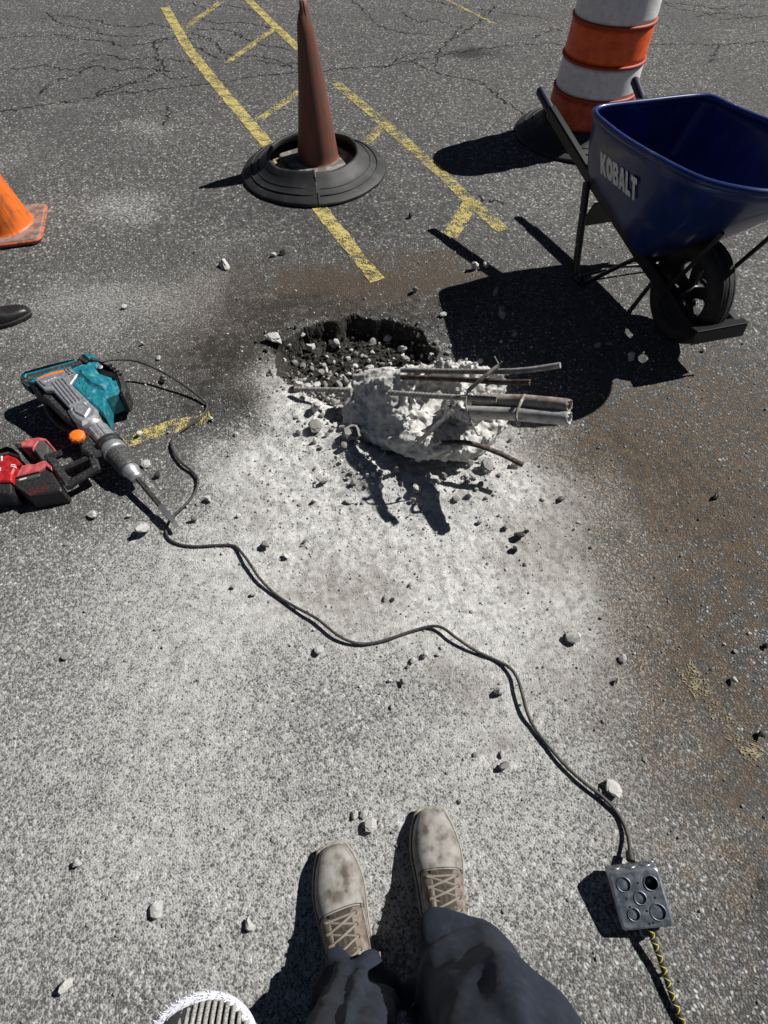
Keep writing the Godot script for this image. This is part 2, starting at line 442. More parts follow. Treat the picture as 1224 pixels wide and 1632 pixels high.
var _job := {}
func _rows(k: int) -> void:
	var d := _job
	var size: int = d.size
	var r0 := k * size / 8; var r1 := (k + 1) * size / 8
	var mac: PackedByteArray = d.mac; var cell: PackedByteArray = d.cell; var edge: PackedByteArray = d.edge
	var cell2: PackedByteArray = d.cell2; var fine: PackedByteArray = d.fine; var mid: PackedByteArray = d.mid; var crack: PackedByteArray = d.crack
	var lut: PackedByteArray = d.lut
	var px := PackedByteArray(); px.resize((r1 - r0) * size * 3)
	var hp := PackedByteArray(); hp.resize((r1 - r0) * size)
	var q := 0
	var has_crack := crack.size() > 0
	var soft: float = d.soft
	for j in range(r0, r1):
		for i in size:
			var w := (j & 1023) * 1024 + (i & 1023)
			var o := j * size + i
			var cv := cell[w] / 255.0
			var ed := edge[w] / 255.0
			var fn := fine[((j + 331) & 1023) * 1024 + ((i + 517) & 1023)] / 255.0
			var mn := mid[((j * 5 / 4) & 1023) * 1024 + ((i * 5 / 4) & 1023)] / 255.0
			var dust := mac[o * 3] / 255.0; var soil := mac[o * 3 + 1] / 255.0; var tar := mac[o * 3 + 2] / 255.0
			# stones set in binder
			var stone := 0.06 + 0.26 * cv * cv * cv + 0.07 * fn
			if cv > 0.93: stone += 0.16
			var top := clampf(ed * 2.4, 0.0, 1.0)
			var bare := top * clampf((cell2[w] / 255.0 - 0.22) * 3.2, 0.0, 1.0)
			var r := lerpf(0.042, stone, top) * (0.82 + 0.4 * mn)
			var g := r; var b := r * 0.985
			if soil > 0.004:
				var t := clampf(soil * 1.7 - 0.4 + (mn - 0.5) * 1.9 - top * 0.5 * (1.0 - soil) * clampf(cv * 2.0, 0.0, 1.0) + (fn - 0.5) * 0.7, 0.0, 0.93)
				var s := 0.35 + 0.75 * fn + 0.7 * (mn - 0.5) + 0.25 * cv * top
				r = lerpf(r, 0.100 * s, t); g = lerpf(g, 0.075 * s, t); b = lerpf(b, 0.054 * s, t)
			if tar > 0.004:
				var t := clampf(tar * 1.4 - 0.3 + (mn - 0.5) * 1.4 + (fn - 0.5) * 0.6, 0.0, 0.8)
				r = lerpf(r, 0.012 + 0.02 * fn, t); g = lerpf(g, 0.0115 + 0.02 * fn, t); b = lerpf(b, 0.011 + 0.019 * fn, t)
			if dust > 0.01:
				var blot := clampf((dust - 0.45) * 2.5, 0.0, 1.0)
				# dust lies in the gaps first and then over the stones
				var t := clampf((dust * 2.0 - 0.16 - bare * 1.7 * (1.0 - dust * dust) + (mn - 0.5) * (0.15 + 0.9 * blot) + (fn - 0.5) * 0.8) * 1.3, 0.0, lerpf(0.84, 0.96, blot))
				var sm := mid[((j * 2 + 400) & 1023) * 1024 + ((i * 2 + 211) & 1023)] / 255.0
				var s := 0.40 + 0.25 * blot + 0.66 * fn + 0.16 * cv + (0.5 * (mn - 0.5) - 0.7 * maxf(0.0, sm - 0.5) + 0.2 * (cv - 0.5) + 0.16 * (cell2[w] / 255.0 - 0.5)) * blot
				var drag := mid[((j * 5 + i * 2) & 1023) * 1024 + ((i + j / 3 + 99) & 1023)] / 255.0
				s -= 0.5 * maxf(0.0, drag - 0.58) * blot
				if cv < 0.06 and fn < 0.5: s *= 0.65
				r = lerpf(r, 0.50 * s, t); g = lerpf(g, 0.497 * s, t); b = lerpf(b, 0.487 * s, t)
				# earth trodden into the dust
				if soil > 0.02:
					var t2 := clampf(soil * 1.9 - 0.28 + (sm - 0.5) * 0.5 + (mn - 0.5) * 0.6 + (fn - 0.5) * 1.3, 0.0, 0.6) * clampf(dust * 2.5 - 0.3, 0.0, 1.0)
					r = lerpf(r, 0.15 * (0.5 + fn), t2); g = lerpf(g, 0.13 * (0.5 + fn), t2); b = lerpf(b, 0.105 * (0.5 + fn), t2)
			var h := (top * (0.45 + 0.55 * cv)) * (1.0 - minf(0.92, 1.3 * dust)) + fn * (0.35 + 0.35 * dust)
			if has_crack and crack[o] > 0:
				r = 0.012; g = 0.012; b = 0.012; h = 0.0
			px[q * 3] = lut[clampi(int(r * 1023.0), 0, 1023)]; px[q * 3 + 1] = lut[clampi(int(g * 1023.0), 0, 1023)]; px[q * 3 + 2] = lut[clampi(int(b * 1023.0), 0, 1023)]
			hp[q] = clampi(int(h * 190.0), 0, 255)
			q += 1
	d.out[k] = px; d.hout[k] = hp

func ground_material(size: int, x0: float, z0: float, span: float, seed_: int, cell_px: float, cracked: bool, relief: float) -> StandardMaterial3D:
	var db := blobs(DUST); var sb := blobs(SOIL); var tb := blobs(TAR)
	var ms := 256
	var warp := FastNoiseLite.new(); warp.seed = 9; warp.frequency = 1.0; warp.fractal_octaves = 4
	var macro := PackedByteArray(); macro.resize(ms * ms * 3)
	for j in ms:
		for i in ms:
			var x := x0 + (i + 0.5) / ms * span; var z := z0 + (j + 0.5) / ms * span
			var wx := x + warp.get_noise_2d(x * 3.0, z * 3.0) * 0.12; var wz := z + warp.get_noise_2d(x * 3.0 + 50.0, z * 3.0) * 0.12
			var large := warp.get_noise_2d(x * 0.9 + 20.0, z * 0.9)
			var d := cover(db, wx, wz); var s := cover(sb, wx, wz); var t := cover(tb, wx, wz)
			d = clampf(d + 0.07 + 0.08 * large, 0.0, 1.0)
			macro[(j * ms + i) * 3] = int(d * 255.0); macro[(j * ms + i) * 3 + 1] = int(s * (1.0 - 0.35 * d) * 255.0); macro[(j * ms + i) * 3 + 2] = int(minf(t, 1.0) * 255.0)
	var im := Image.create_from_data(ms, ms, false, Image.FORMAT_RGB8, macro)
	im.resize(size, size, Image.INTERPOLATE_CUBIC)
	var lut := PackedByteArray(); lut.resize(1024)
	for i in 1024: lut[i] = Color(i / 1023.0, 0, 0).linear_to_srgb().r8
	_job = {
		"size": size, "mac": im.get_data(), "lut": lut, "soft": 1.0, "out": [[], [], [], [], [], [], [], []], "hout": [[], [], [], [], [], [], [], []],
		"cell": noise_image(seed_, 1.0 / cell_px, FastNoiseLite.TYPE_CELLULAR, 1, 1024, FastNoiseLite.RETURN_CELL_VALUE).get_data(),
		"cell2": noise_image(seed_ + 9, 0.45 / cell_px, FastNoiseLite.TYPE_SIMPLEX, 2, 1024).get_data(),
		"edge": noise_image(seed_, 1.0 / cell_px, FastNoiseLite.TYPE_CELLULAR, 1, 1024, FastNoiseLite.RETURN_DISTANCE2_SUB).get_data(),
		"fine": noise_image(seed_ + 3, 0.3, FastNoiseLite.TYPE_SIMPLEX, 2, 1024).get_data(),
		"mid": noise_image(seed_ + 5, 0.012 * 1.5 * span / 3.2, FastNoiseLite.TYPE_SIMPLEX, 6, 1024).get_data(),
		"crack": crack_layer(size, x0, z0, span) if cracked else PackedByteArray(),
	}
	var id := WorkerThreadPool.add_group_task(_rows, 8)
	WorkerThreadPool.wait_for_group_task_completion(id)
	var px := PackedByteArray(); var hp := PackedByteArray()
	for k in 8: px.append_array(_job.out[k]); hp.append_array(_job.hout[k])
	_job = {}
	var s := StandardMaterial3D.new()
	s.albedo_texture = ImageTexture.create_from_image(Image.create_from_data(size, size, false, Image.FORMAT_RGB8, px))
	s.heightmap_enabled = true
	s.heightmap_texture = ImageTexture.create_from_image(Image.create_from_data(size, size, false, Image.FORMAT_L8, hp))
	s.heightmap_scale = relief
	s.roughness = 0.9
	s.metallic_specular = 0.3
	return s

func grid_surface(me: ArrayMesh, x0: float, z0: float, x1: float, z1: float, step: float, u0: float, v0: float, span: float, skip := Rect2()):
	var nx := int(round((x1 - x0) / step)) + 1; var nz := int(round((z1 - z0) / step)) + 1
	var v := PackedVector3Array(); var n := PackedVector3Array(); var uv := PackedVector2Array(); var idx := PackedInt32Array(); var dug := PackedInt32Array()
	var fine := step < 0.05
	for j in nz:
		for i in nx:
			var x := x0 + i * step; var z := z0 + j * step
			var gp := Vector3(x, ground_y(x, z) if fine else 0.0, z)
			if fine and gp.y < -0.02:
				# the dug wall is lumpy
				gp.x += rough_noise.get_noise_3d(gp.x, gp.y * 1.5, gp.z) * 0.018; gp.z += rough_noise.get_noise_3d(gp.x + 9.0, gp.y * 1.5, gp.z) * 0.026
			v.append(gp); uv.append(Vector2((x - u0) / span, (z - v0) / span))
	for j in nz:
		for i in nx:
			if not fine: n.append(Vector3.UP); continue
			var a := v[j * nx + mini(i + 1, nx - 1)] - v[j * nx + maxi(i - 1, 0)]
			var b := v[mini(j + 1, nz - 1) * nx + i] - v[maxi(j - 1, 0) * nx + i]
			n.append(b.cross(a).normalized())
	for j in nz - 1:
		for i in nx - 1:
			if skip.size.x > 0 and skip.has_point(Vector2(x0 + (i + 0.5) * step, z0 + (j + 0.5) * step)): continue
			var a := j * nx + i
			var low := minf(minf(v[a].y, v[a + 1].y), minf(v[a + nx].y, v[a + nx + 1].y))
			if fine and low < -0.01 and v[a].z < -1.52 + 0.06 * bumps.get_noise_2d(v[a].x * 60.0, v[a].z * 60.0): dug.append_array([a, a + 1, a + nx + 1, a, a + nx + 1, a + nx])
			else: idx.append_array([a, a + 1, a + nx + 1, a, a + nx + 1, a + nx])
	var arr := []; arr.resize(Mesh.ARRAY_MAX)
	arr[Mesh.ARRAY_VERTEX] = v; arr[Mesh.ARRAY_NORMAL] = n; arr[Mesh.ARRAY_TEX_UV] = uv; arr[Mesh.ARRAY_INDEX] = idx
	me.add_surface_from_arrays(Mesh.PRIMITIVE_TRIANGLES, arr)
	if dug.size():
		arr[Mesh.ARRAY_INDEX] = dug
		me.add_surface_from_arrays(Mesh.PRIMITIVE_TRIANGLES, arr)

func build_ground():
	for p in HOLE: hole_poly.append(Vector2(p[0], p[1]))
	bumps.seed = 3; bumps.frequency = 0.2; bumps.fractal_octaves = 3
	edge_noise.seed = 6; edge_noise.frequency = 6.0; edge_noise.fractal_octaves = 2
	rough_noise.seed = 8; rough_noise.frequency = 14.0; rough_noise.fractal_octaves = 3
	var me := ArrayMesh.new()
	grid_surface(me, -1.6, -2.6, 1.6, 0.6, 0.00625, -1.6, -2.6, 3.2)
	grid_surface(me, -4.6, -8.6, 4.6, 0.6, 0.2, -4.6, -8.6, 9.2, Rect2(-1.6, -2.6, 3.2, 3.2))
	grid_surface(me, -60.6, -64.6, 59.4, 55.4, 2.0, 0, 0, 9.2, Rect2(-4.6, -8.6, 9.2, 9.2))
	me.surface_set_material(0, ground_material(2048, -1.6, -2.6, 3.2, 11, 4.9, false, 0.45))
	var far := ground_material(2048, -4.6, -8.6, 9.2, 23, 2.4, true, 0.5)
	me.surface_set_material(1, grained([[0.3, Color(0.012, 0.0105, 0.009)], [0.6, Color(0.026, 0.023, 0.019)], [0.8, Color(0.06, 0.054, 0.046)]], 0.95, 0.3, 63, 0.05, 0.4, 0.0, 5, true))  # dug earth, darkened so the shade of the far wall is in its colour
	me.surface_set_material(2, far)
	me.surface_set_material(3, grained([[0.3, Color(0.05, 0.05, 0.05)], [0.7, Color(0.12, 0.12, 0.118)]], 0.9, 1.7, 61, 0.08, 0.0, 0.0, 5, true))
	var o := part(self, "ground", me, null)
	o.set_meta("kind", "structure")
	o.set_meta("label", "grey cracked asphalt with concrete dust, brown soil and a dug hole")

# ---------------------------------------------------------------- painted lines
func paint_material(seed_: int, cut: float, hue := Color(0.50, 0.415, 0.14)) -> StandardMaterial3D:
	var a := noise_image(seed_, 0.05, FastNoiseLite.TYPE_SIMPLEX, 5, 512).get_data()
	var b := noise_image(seed_ + 1, 0.012, FastNoiseLite.TYPE_SIMPLEX, 4, 512).get_data()
	var c := noise_image(seed_ + 2, 0.22, FastNoiseLite.TYPE_SIMPLEX, 2, 512).get_data()
	var px := PackedByteArray(); px.resize(512 * 512 * 4)
	for i in 512 * 512:
		var wear := 0.25 * a[i] / 255.0 + 0.30 * b[i] / 255.0 + 0.45 * c[i] / 255.0
		var t := c[i] / 255.0
		var d := 0.75 + 0.4 * a[i] / 255.0 - 0.3 * maxf(0.0, 0.5 - t)
		var col := Color(hue.r * d, hue.g * d, hue.b * d).linear_to_srgb()
		px[i * 4] = col.r8; px[i * 4 + 1] = col.g8; px[i * 4 + 2] = col.b8
		px[i * 4 + 3] = 255 if wear > cut else 0
	var s := StandardMaterial3D.new()
	s.albedo_texture = ImageTexture.create_from_image(Image.create_from_data(512, 512, false, Image.FORMAT_RGBA8, px))
	s.transparency = BaseMaterial3D.TRANSPARENCY_ALPHA_SCISSOR
	s.alpha_scissor_threshold = 0.5
	s.roughness = 0.85
	return s

func stripe(pts: Array, width: float, mat: Material, label: String):
	# pts: spots of the photograph along the middle of the line
	var wig := FastNoiseLite.new(); wig.seed = 4; wig.frequency = 3.0
	var st := SurfaceTool.new(); st.begin(Mesh.PRIMITIVE_TRIANGLES)
	var path := []
	for k in pts.size() - 1:
		var a := at(pts[k][0], pts[k][1]); var b := at(pts[k + 1][0], pts[k + 1][1])
		var n := int(a.distance_to(b) / 0.02) + 1
		for i in n + (1 if k == pts.size() - 2 else 0): path.append(a.lerp(b, float(i) / n))
	var side := (at(pts[-1][0], pts[-1][1]) - at(pts[0][0], pts[0][1])).normalized().cross(Vector3.UP)
	var rows := []
	var along := 0.0
	for i in path.size():
		var p: Vector3 = path[i]
		if i: along += p.distance_to(path[i - 1])
		var row := []
		for s in 5:
			var q := p + side * ((s / 4.0 - 0.5) * width + (wig.get_noise_2d(along * 4.0, s * 3.0) * 0.008 if s in [0, 4] else 0.0))
			q.y = ground_y(q.x, q.z) + 0.003
			row.append([q, Vector2(p.x * 1.3 + s * 0.02, along * 1.1)])
		rows.append(row)
	for i in rows.size() - 1:
		for s in 4:
			var a = rows[i][s]; var b = rows[i][s + 1]; var c = rows[i + 1][s + 1]; var d = rows[i + 1][s]
			for v in [a, c, b, a, d, c]:
				st.set_uv(v[1]); st.set_normal(Vector3.UP); st.add_vertex(v[0])
	var o := part(self, "painted_line", st.commit(), mat)
	o.set_meta("kind", "structure")
	o.set_meta("label", label)

func build_lines():
	var good := paint_material(31, 0.44); var worn := paint_material(41, 0.52); var gone := paint_material(51, 0.58, Color(0.27, 0.235, 0.13))
	stripe([[263, 12], [300, 78], [345, 135], [425, 229], [512, 336], [555, 390]], 0.08, good, "long yellow painted line running under the black rubber ring")
	stripe([[555, 390], [602, 448]], 0.072, paint_material(35, 0.5), "fading near end of the long yellow line above the hole")
	stripe([[396, 0], [440, 44], [478, 80]], 0.07, good, "far part of the right long yellow line beyond the tall cone")
	stripe([[536, 133], [612, 197], [700, 274], [748, 320], [802, 368]], 0.075, worn, "worn right long yellow line ending by the barrow's handle shadow")
	stripe([[293, 46], [352, 4]], 0.06, worn, "farthest short yellow cross line between the two long lines")
	stripe([[362, 101], [438, 46]], 0.055, worn, "faded second cross line behind the tall cone")
	stripe([[412, 192], [478, 146]], 0.06, worn, "third cross line touching the left long line")
	stripe([[576, 234], [610, 202]], 0.065, worn, "short yellow cross line right of the tyre ring")
	stripe([[716, 378], [752, 322]], 0.085, worn, "nearest cross line above the hole by the handle shadows")
	stripe([[130, 728], [200, 705], [262, 684], [336, 664]], 0.062, paint_material(45, 0.55), "worn yellow line passing under the hammer chuck")
	stripe([[712, 0], [786, 38]], 0.035, worn, "thin far yellow line near the pothole")
	stripe([[1088, 1058], [1145, 1140], [1206, 1208]], 0.06, gone, "almost worn away yellow line on brown soil")

# ---------------------------------------------------------------- cones, tyre rings, drum
func streak_tex(seed_: int, base: Color, grime: Color, amount: float, w := 256, h := 512) -> ImageTexture:
	# dirt run down a surface: long streaks and blotches
	var a := noise_image(seed_, 0.02, FastNoiseLite.TYPE_SIMPLEX, 5, 512).get_data()
	var b := noise_image(seed_ + 1, 0.05, FastNoiseLite.TYPE_SIMPLEX, 4, 512).get_data()
	var px := PackedByteArray(); px.resize(w * h * 3)
	for j in h:
		for i in w:
			var s := b[(j / 9 % 512) * 512 + (i * 2) % 512] / 255.0
			var l := a[(j % 512) * 512 + (i * 2) % 512] / 255.0
			var t := clampf(amount + (s - 0.5) * 1.1 + (l - 0.5) * 1.2, 0.0, 1.0)
			var c := base.lerp(grime, t) * (0.85 + 0.3 * l)
			c = c.linear_to_srgb()
			var q := (j * w + i) * 3
			px[q] = c.r8; px[q + 1] = c.g8; px[q + 2] = c.b8
	return ImageTexture.create_from_image(Image.create_from_data(w, h, false, Image.FORMAT_RGB8, px))

func rounded_square(half: float, r: float, per := 5) -> PackedVector2Array:
	var out := PackedVector2Array()
	for q in 4:
		var c := Vector2(half - r, half - r).rotated(q * PI / 2)
		for k in per + 1:
			out.append(c + Vector2(r, 0).rotated(q * PI / 2 + k * PI / 2 / per))
	return out

func cone(called: String, label: String, where: Vector3, turn: float, height: float, r0: float, r1: float, half: float, body_mat: Material, base_mat: Material, lean: Vector3, pinch: float):
	var t := thing(called, label, "cone", Transform3D(Basis(Vector3.UP, turn), where))
	var s := Shape.new()
	s.prism(rounded_square(half, half * 0.22), 0.0, 0.03, 0.006)
	part(t, "base", s.done(), base_mat)
	s = Shape.new()
	var rings := []
	var n := 40
	var prof := [[0.0, r0 + 0.012], [0.008, r0 + 0.004], [0.02, r0]]
	for k in range(1, 25): prof.append([0.02 + (1.0 - 0.02) * k / 24.0, lerpf(r0, r1, k / 24.0)])
	prof.append([1.004, r1 * 0.75])
	prof.append([0.995, r1 * 0.55])
	for p in prof:
		var ring := PackedVector3Array()
		var f: float = p[0]
		for i in n:
			var a := TAU * i / n
			var q := Vector3(cos(a) * p[1], 0.028 + f * height, sin(a) * p[1])
			q += lean * f * f
			# old rubber is dented and squashed near the top
			q.x += pinch * sin(a * 2.0) * p[1] * f * 0.5
			q.z *= 1.0 - pinch * smoothstep(0.86, 1.0, f)
			q.x *= 1.0 - pinch * 0.9 * smoothstep(0.90, 0.95, f) * (1.0 if cos(a) < 0 else 0.1)
			ring.append(q)
		rings.append(ring)
	s.loft(rings, true, true)
	part(t, "cone_body", s.done(), body_mat)
	return t

func tyre_ring(label: String, where: Vector3, turn: float, ro: float, ri: float, slit: bool):
	var t := thing("rubber_ring", label, "rubber ring", Transform3D(Basis(Vector3.UP, turn), where), "rubber rings weighing down the cone and drum")
	var s := Shape.new()
	var prof := [[ro, 0.002], [ro + 0.004, 0.012], [ro - 0.004, 0.019], [lerpf(ro, ri, 0.3), 0.032], [lerpf(ro, ri, 0.6), 0.05], [lerpf(ro, ri, 0.82), 0.072], [ri + 0.012, 0.092], [ri + 0.004, 0.097], [ri - 0.006, 0.094], [ri - 0.004, 0.07], [ri + 0.02, 0.05], [lerpf(ro, ri, 0.6), 0.03], [lerpf(ro, ri, 0.2), 0.012], [ro - 0.03, 0.002]]
	var n := 96
	var rings := []
	for k in n + (1 if slit else 0):
		var a := TAU * k / n
		if slit: a = lerpf(0.008, TAU - 0.008, float(k) / n)
		var ring := PackedVector3Array()
		var lift := 0.005 * sin(a * 3.0 + 1.0) + 0.003 * sin(a * 5.0)
		if slit: lift += 0.012 * exp(-a * 8.0)
		for p in prof:
			var w := 1.0 + 0.012 * sin(a * 2.0 + 0.7) + 0.006 * sin(a * 5.0 + 2.0) + 0.003 * sin(a * 17.0)
			var y: float = p[1] * 1.05 + lift * clampf(p[1] / 0.05, 0.0, 1.0)
			ring.append(Vector3(cos(a) * p[0] * w, y, sin(a) * p[0] * w))
		rings.append(ring)
	s.loft(rings, slit, slit, true, not slit)
	part(t, "rubber_band", s.done(), m.rubber)
	# moulded ridges of the old sidewall
	for q in [[0.3, 0.0022], [0.55, 0.0018]]:
		s = Shape.new()
		var path := PackedVector3Array()
		for k in 97:
			var a := lerpf(0.05, TAU - 0.05, k / 96.0)
			var w := 1.0 + 0.012 * sin(a * 2.0 + 0.7) + 0.006 * sin(a * 5.0 + 2.0)
			var r := lerpf(ro, ri, q[0]) * w
			var y: float = 0.0185 + 0.0517 * q[0]
			path.append(Vector3(cos(a) * r, y * 1.05 + (0.005 * sin(a * 3.0 + 1.0) + 0.003 * sin(a * 5.0)) * clampf(y / 0.05, 0, 1) + 0.001, sin(a) * r))
		s.tube(path, q[1] * 1.6, 6)
		part(t, "ridge", s.done(), m.rubber)

func build_cones():
	m.rubber = grained([[0.35, Color(0.013, 0.014, 0.016)], [0.62, Color(0.022, 0.023, 0.025)], [0.8, Color(0.05, 0.05, 0.049)]], 0.62, 0.5, 71, 0.02, 0.04)
	var old := flat_mat(Color.WHITE, 0.6)
	old.albedo_texture = streak_tex(81, Color(0.225, 0.065, 0.042), Color(0.10, 0.062, 0.044), 0.52)
	var old_base := grained([[0.3, Color(0.12, 0.11, 0.10)], [0.7, Color(0.30, 0.28, 0.25)]], 0.85, 0.3, 83, 0.02, 0.05)
	cone("traffic_cone", "tall dirty reddish brown traffic cone standing inside a black rubber ring", Vector3(-0.385, 0, -3.42), 0.62, 0.68, 0.118, 0.026, 0.178, old, old_base, Vector3(-0.012, 0, 0.0), 0.45)
	tyre_ring("black rubber ring with a slit lying around the tall dirty cone", Vector3(-0.40, 0, -3.33), -1.45, 0.412, 0.25, true)
	var bright := flat_mat(Color.WHITE, 0.5)
	bright.albedo_texture = streak_tex(91, Color(0.80, 0.165, 0.018), Color(0.28, 0.08, 0.025), 0.24)
	var bright_base := grained([[0.3, Color(0.16, 0.10, 0.085)], [0.7, Color(0.30, 0.20, 0.17)]], 0.8, 0.25, 93, 0.02, 0.05)
	var c := at(14, 366)
	var t = cone("traffic_cone", "bright orange traffic cone cut off by the left edge", Vector3(c.x, 0, c.z), 0.25, 0.68, 0.128, 0.026, 0.182, bright, bright_base, Vector3.ZERO, 0.05)
	var s := Shape.new()
	var pts := []
	for p in rounded_square(0.1815, 0.04): pts.append(Vector3(p.x, 0.018, p.y))
	pts.append(pts[0])
	s.tube(PackedVector3Array(pts), 0.0065, 8)
	part(t, "base_edge", s.done(), grained([[0.35, Color(0.20, 0.09, 0.06)], [0.6, Color(0.70, 0.12, 0.02)]], 0.6, 0.2, 95, 0.02))

	# the drum
	var w := Vector3(1.245, 0, -3.80)
	var d := thing("traffic_drum", "orange and white banded traffic drum standing behind the wheelbarrow", "traffic drum", Transform3D(Basis(Vector3.UP, 0.4), w))
	var orange := flat_mat(Color.WHITE, 0.42)
	orange.albedo_texture = streak_tex(101, Color(0.90, 0.12, 0.015), Color(0.60, 0.06, 0.012), 0.2)
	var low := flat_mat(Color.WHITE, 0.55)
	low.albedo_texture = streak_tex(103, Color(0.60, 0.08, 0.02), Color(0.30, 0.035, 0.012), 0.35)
	var white := flat_mat(Color.WHITE, 0.38)
	white.albedo_texture = streak_tex(105, Color(0.80, 0.79, 0.82), Color(0.55, 0.53, 0.54), 0.12)
	var groove := flat_mat(lin(0.35, 0.045, 0.012), 0.6)
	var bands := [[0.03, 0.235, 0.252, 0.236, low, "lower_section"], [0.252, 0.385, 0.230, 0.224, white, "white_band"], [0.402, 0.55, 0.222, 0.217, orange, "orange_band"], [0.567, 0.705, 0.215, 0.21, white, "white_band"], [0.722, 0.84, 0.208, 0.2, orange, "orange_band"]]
	for b in bands:
		s = Shape.new()
		var rise: float = b[1] - b[0]
		var p := []
		for k in 9: p.append([lerpf(b[2], b[3], k / 8.0), b[0] + rise * k / 8.0])
		s.lathe([[b[2] - 0.012, b[0]]] + p + [[b[3] - 0.012, b[1]]], 56, Transform3D(), true, false, 0.004)
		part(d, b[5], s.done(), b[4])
	for g in [[0.2435, 0.242], [0.3935, 0.232], [0.5585, 0.224], [0.7135, 0.216]]:
		s = Shape.new()
		s.lathe([[g[1] - 0.03, g[0] - 0.009], [g[1] - 0.006, g[0] - 0.0085], [g[1], g[0] - 0.004], [g[1], g[0] + 0.004], [g[1] - 0.007, g[0] + 0.0085], [g[1] - 0.03, g[0] + 0.009]], 56, Transform3D(), true, false, 0.004)
		part(d, "ridge", s.done(), groove)
	s = Shape.new()
	s.lathe([[0.19, 0.835], [0.2, 0.845], [0.195, 0.86], [0.16, 0.885], [0.0, 0.895]], 48)
	s.tube(smooth_path([Vector3(-0.07, 0.88, 0), Vector3(-0.06, 0.94, 0), Vector3(0, 0.96, 0), Vector3(0.06, 0.94, 0), Vector3(0.07, 0.88, 0)]), 0.014, 10)
	part(d, "top_with_handle", s.done(), orange)
	tyre_ring("black rubber ring lying around the foot of the striped drum", w, 0.9, 0.415, 0.262, false)

# ---------------------------------------------------------------- wheelbarrow
# local: x forward to the nose, z to the right, origin under the axle
func rail_y(u: float) -> float:
	return 0.2 - 0.286 * u

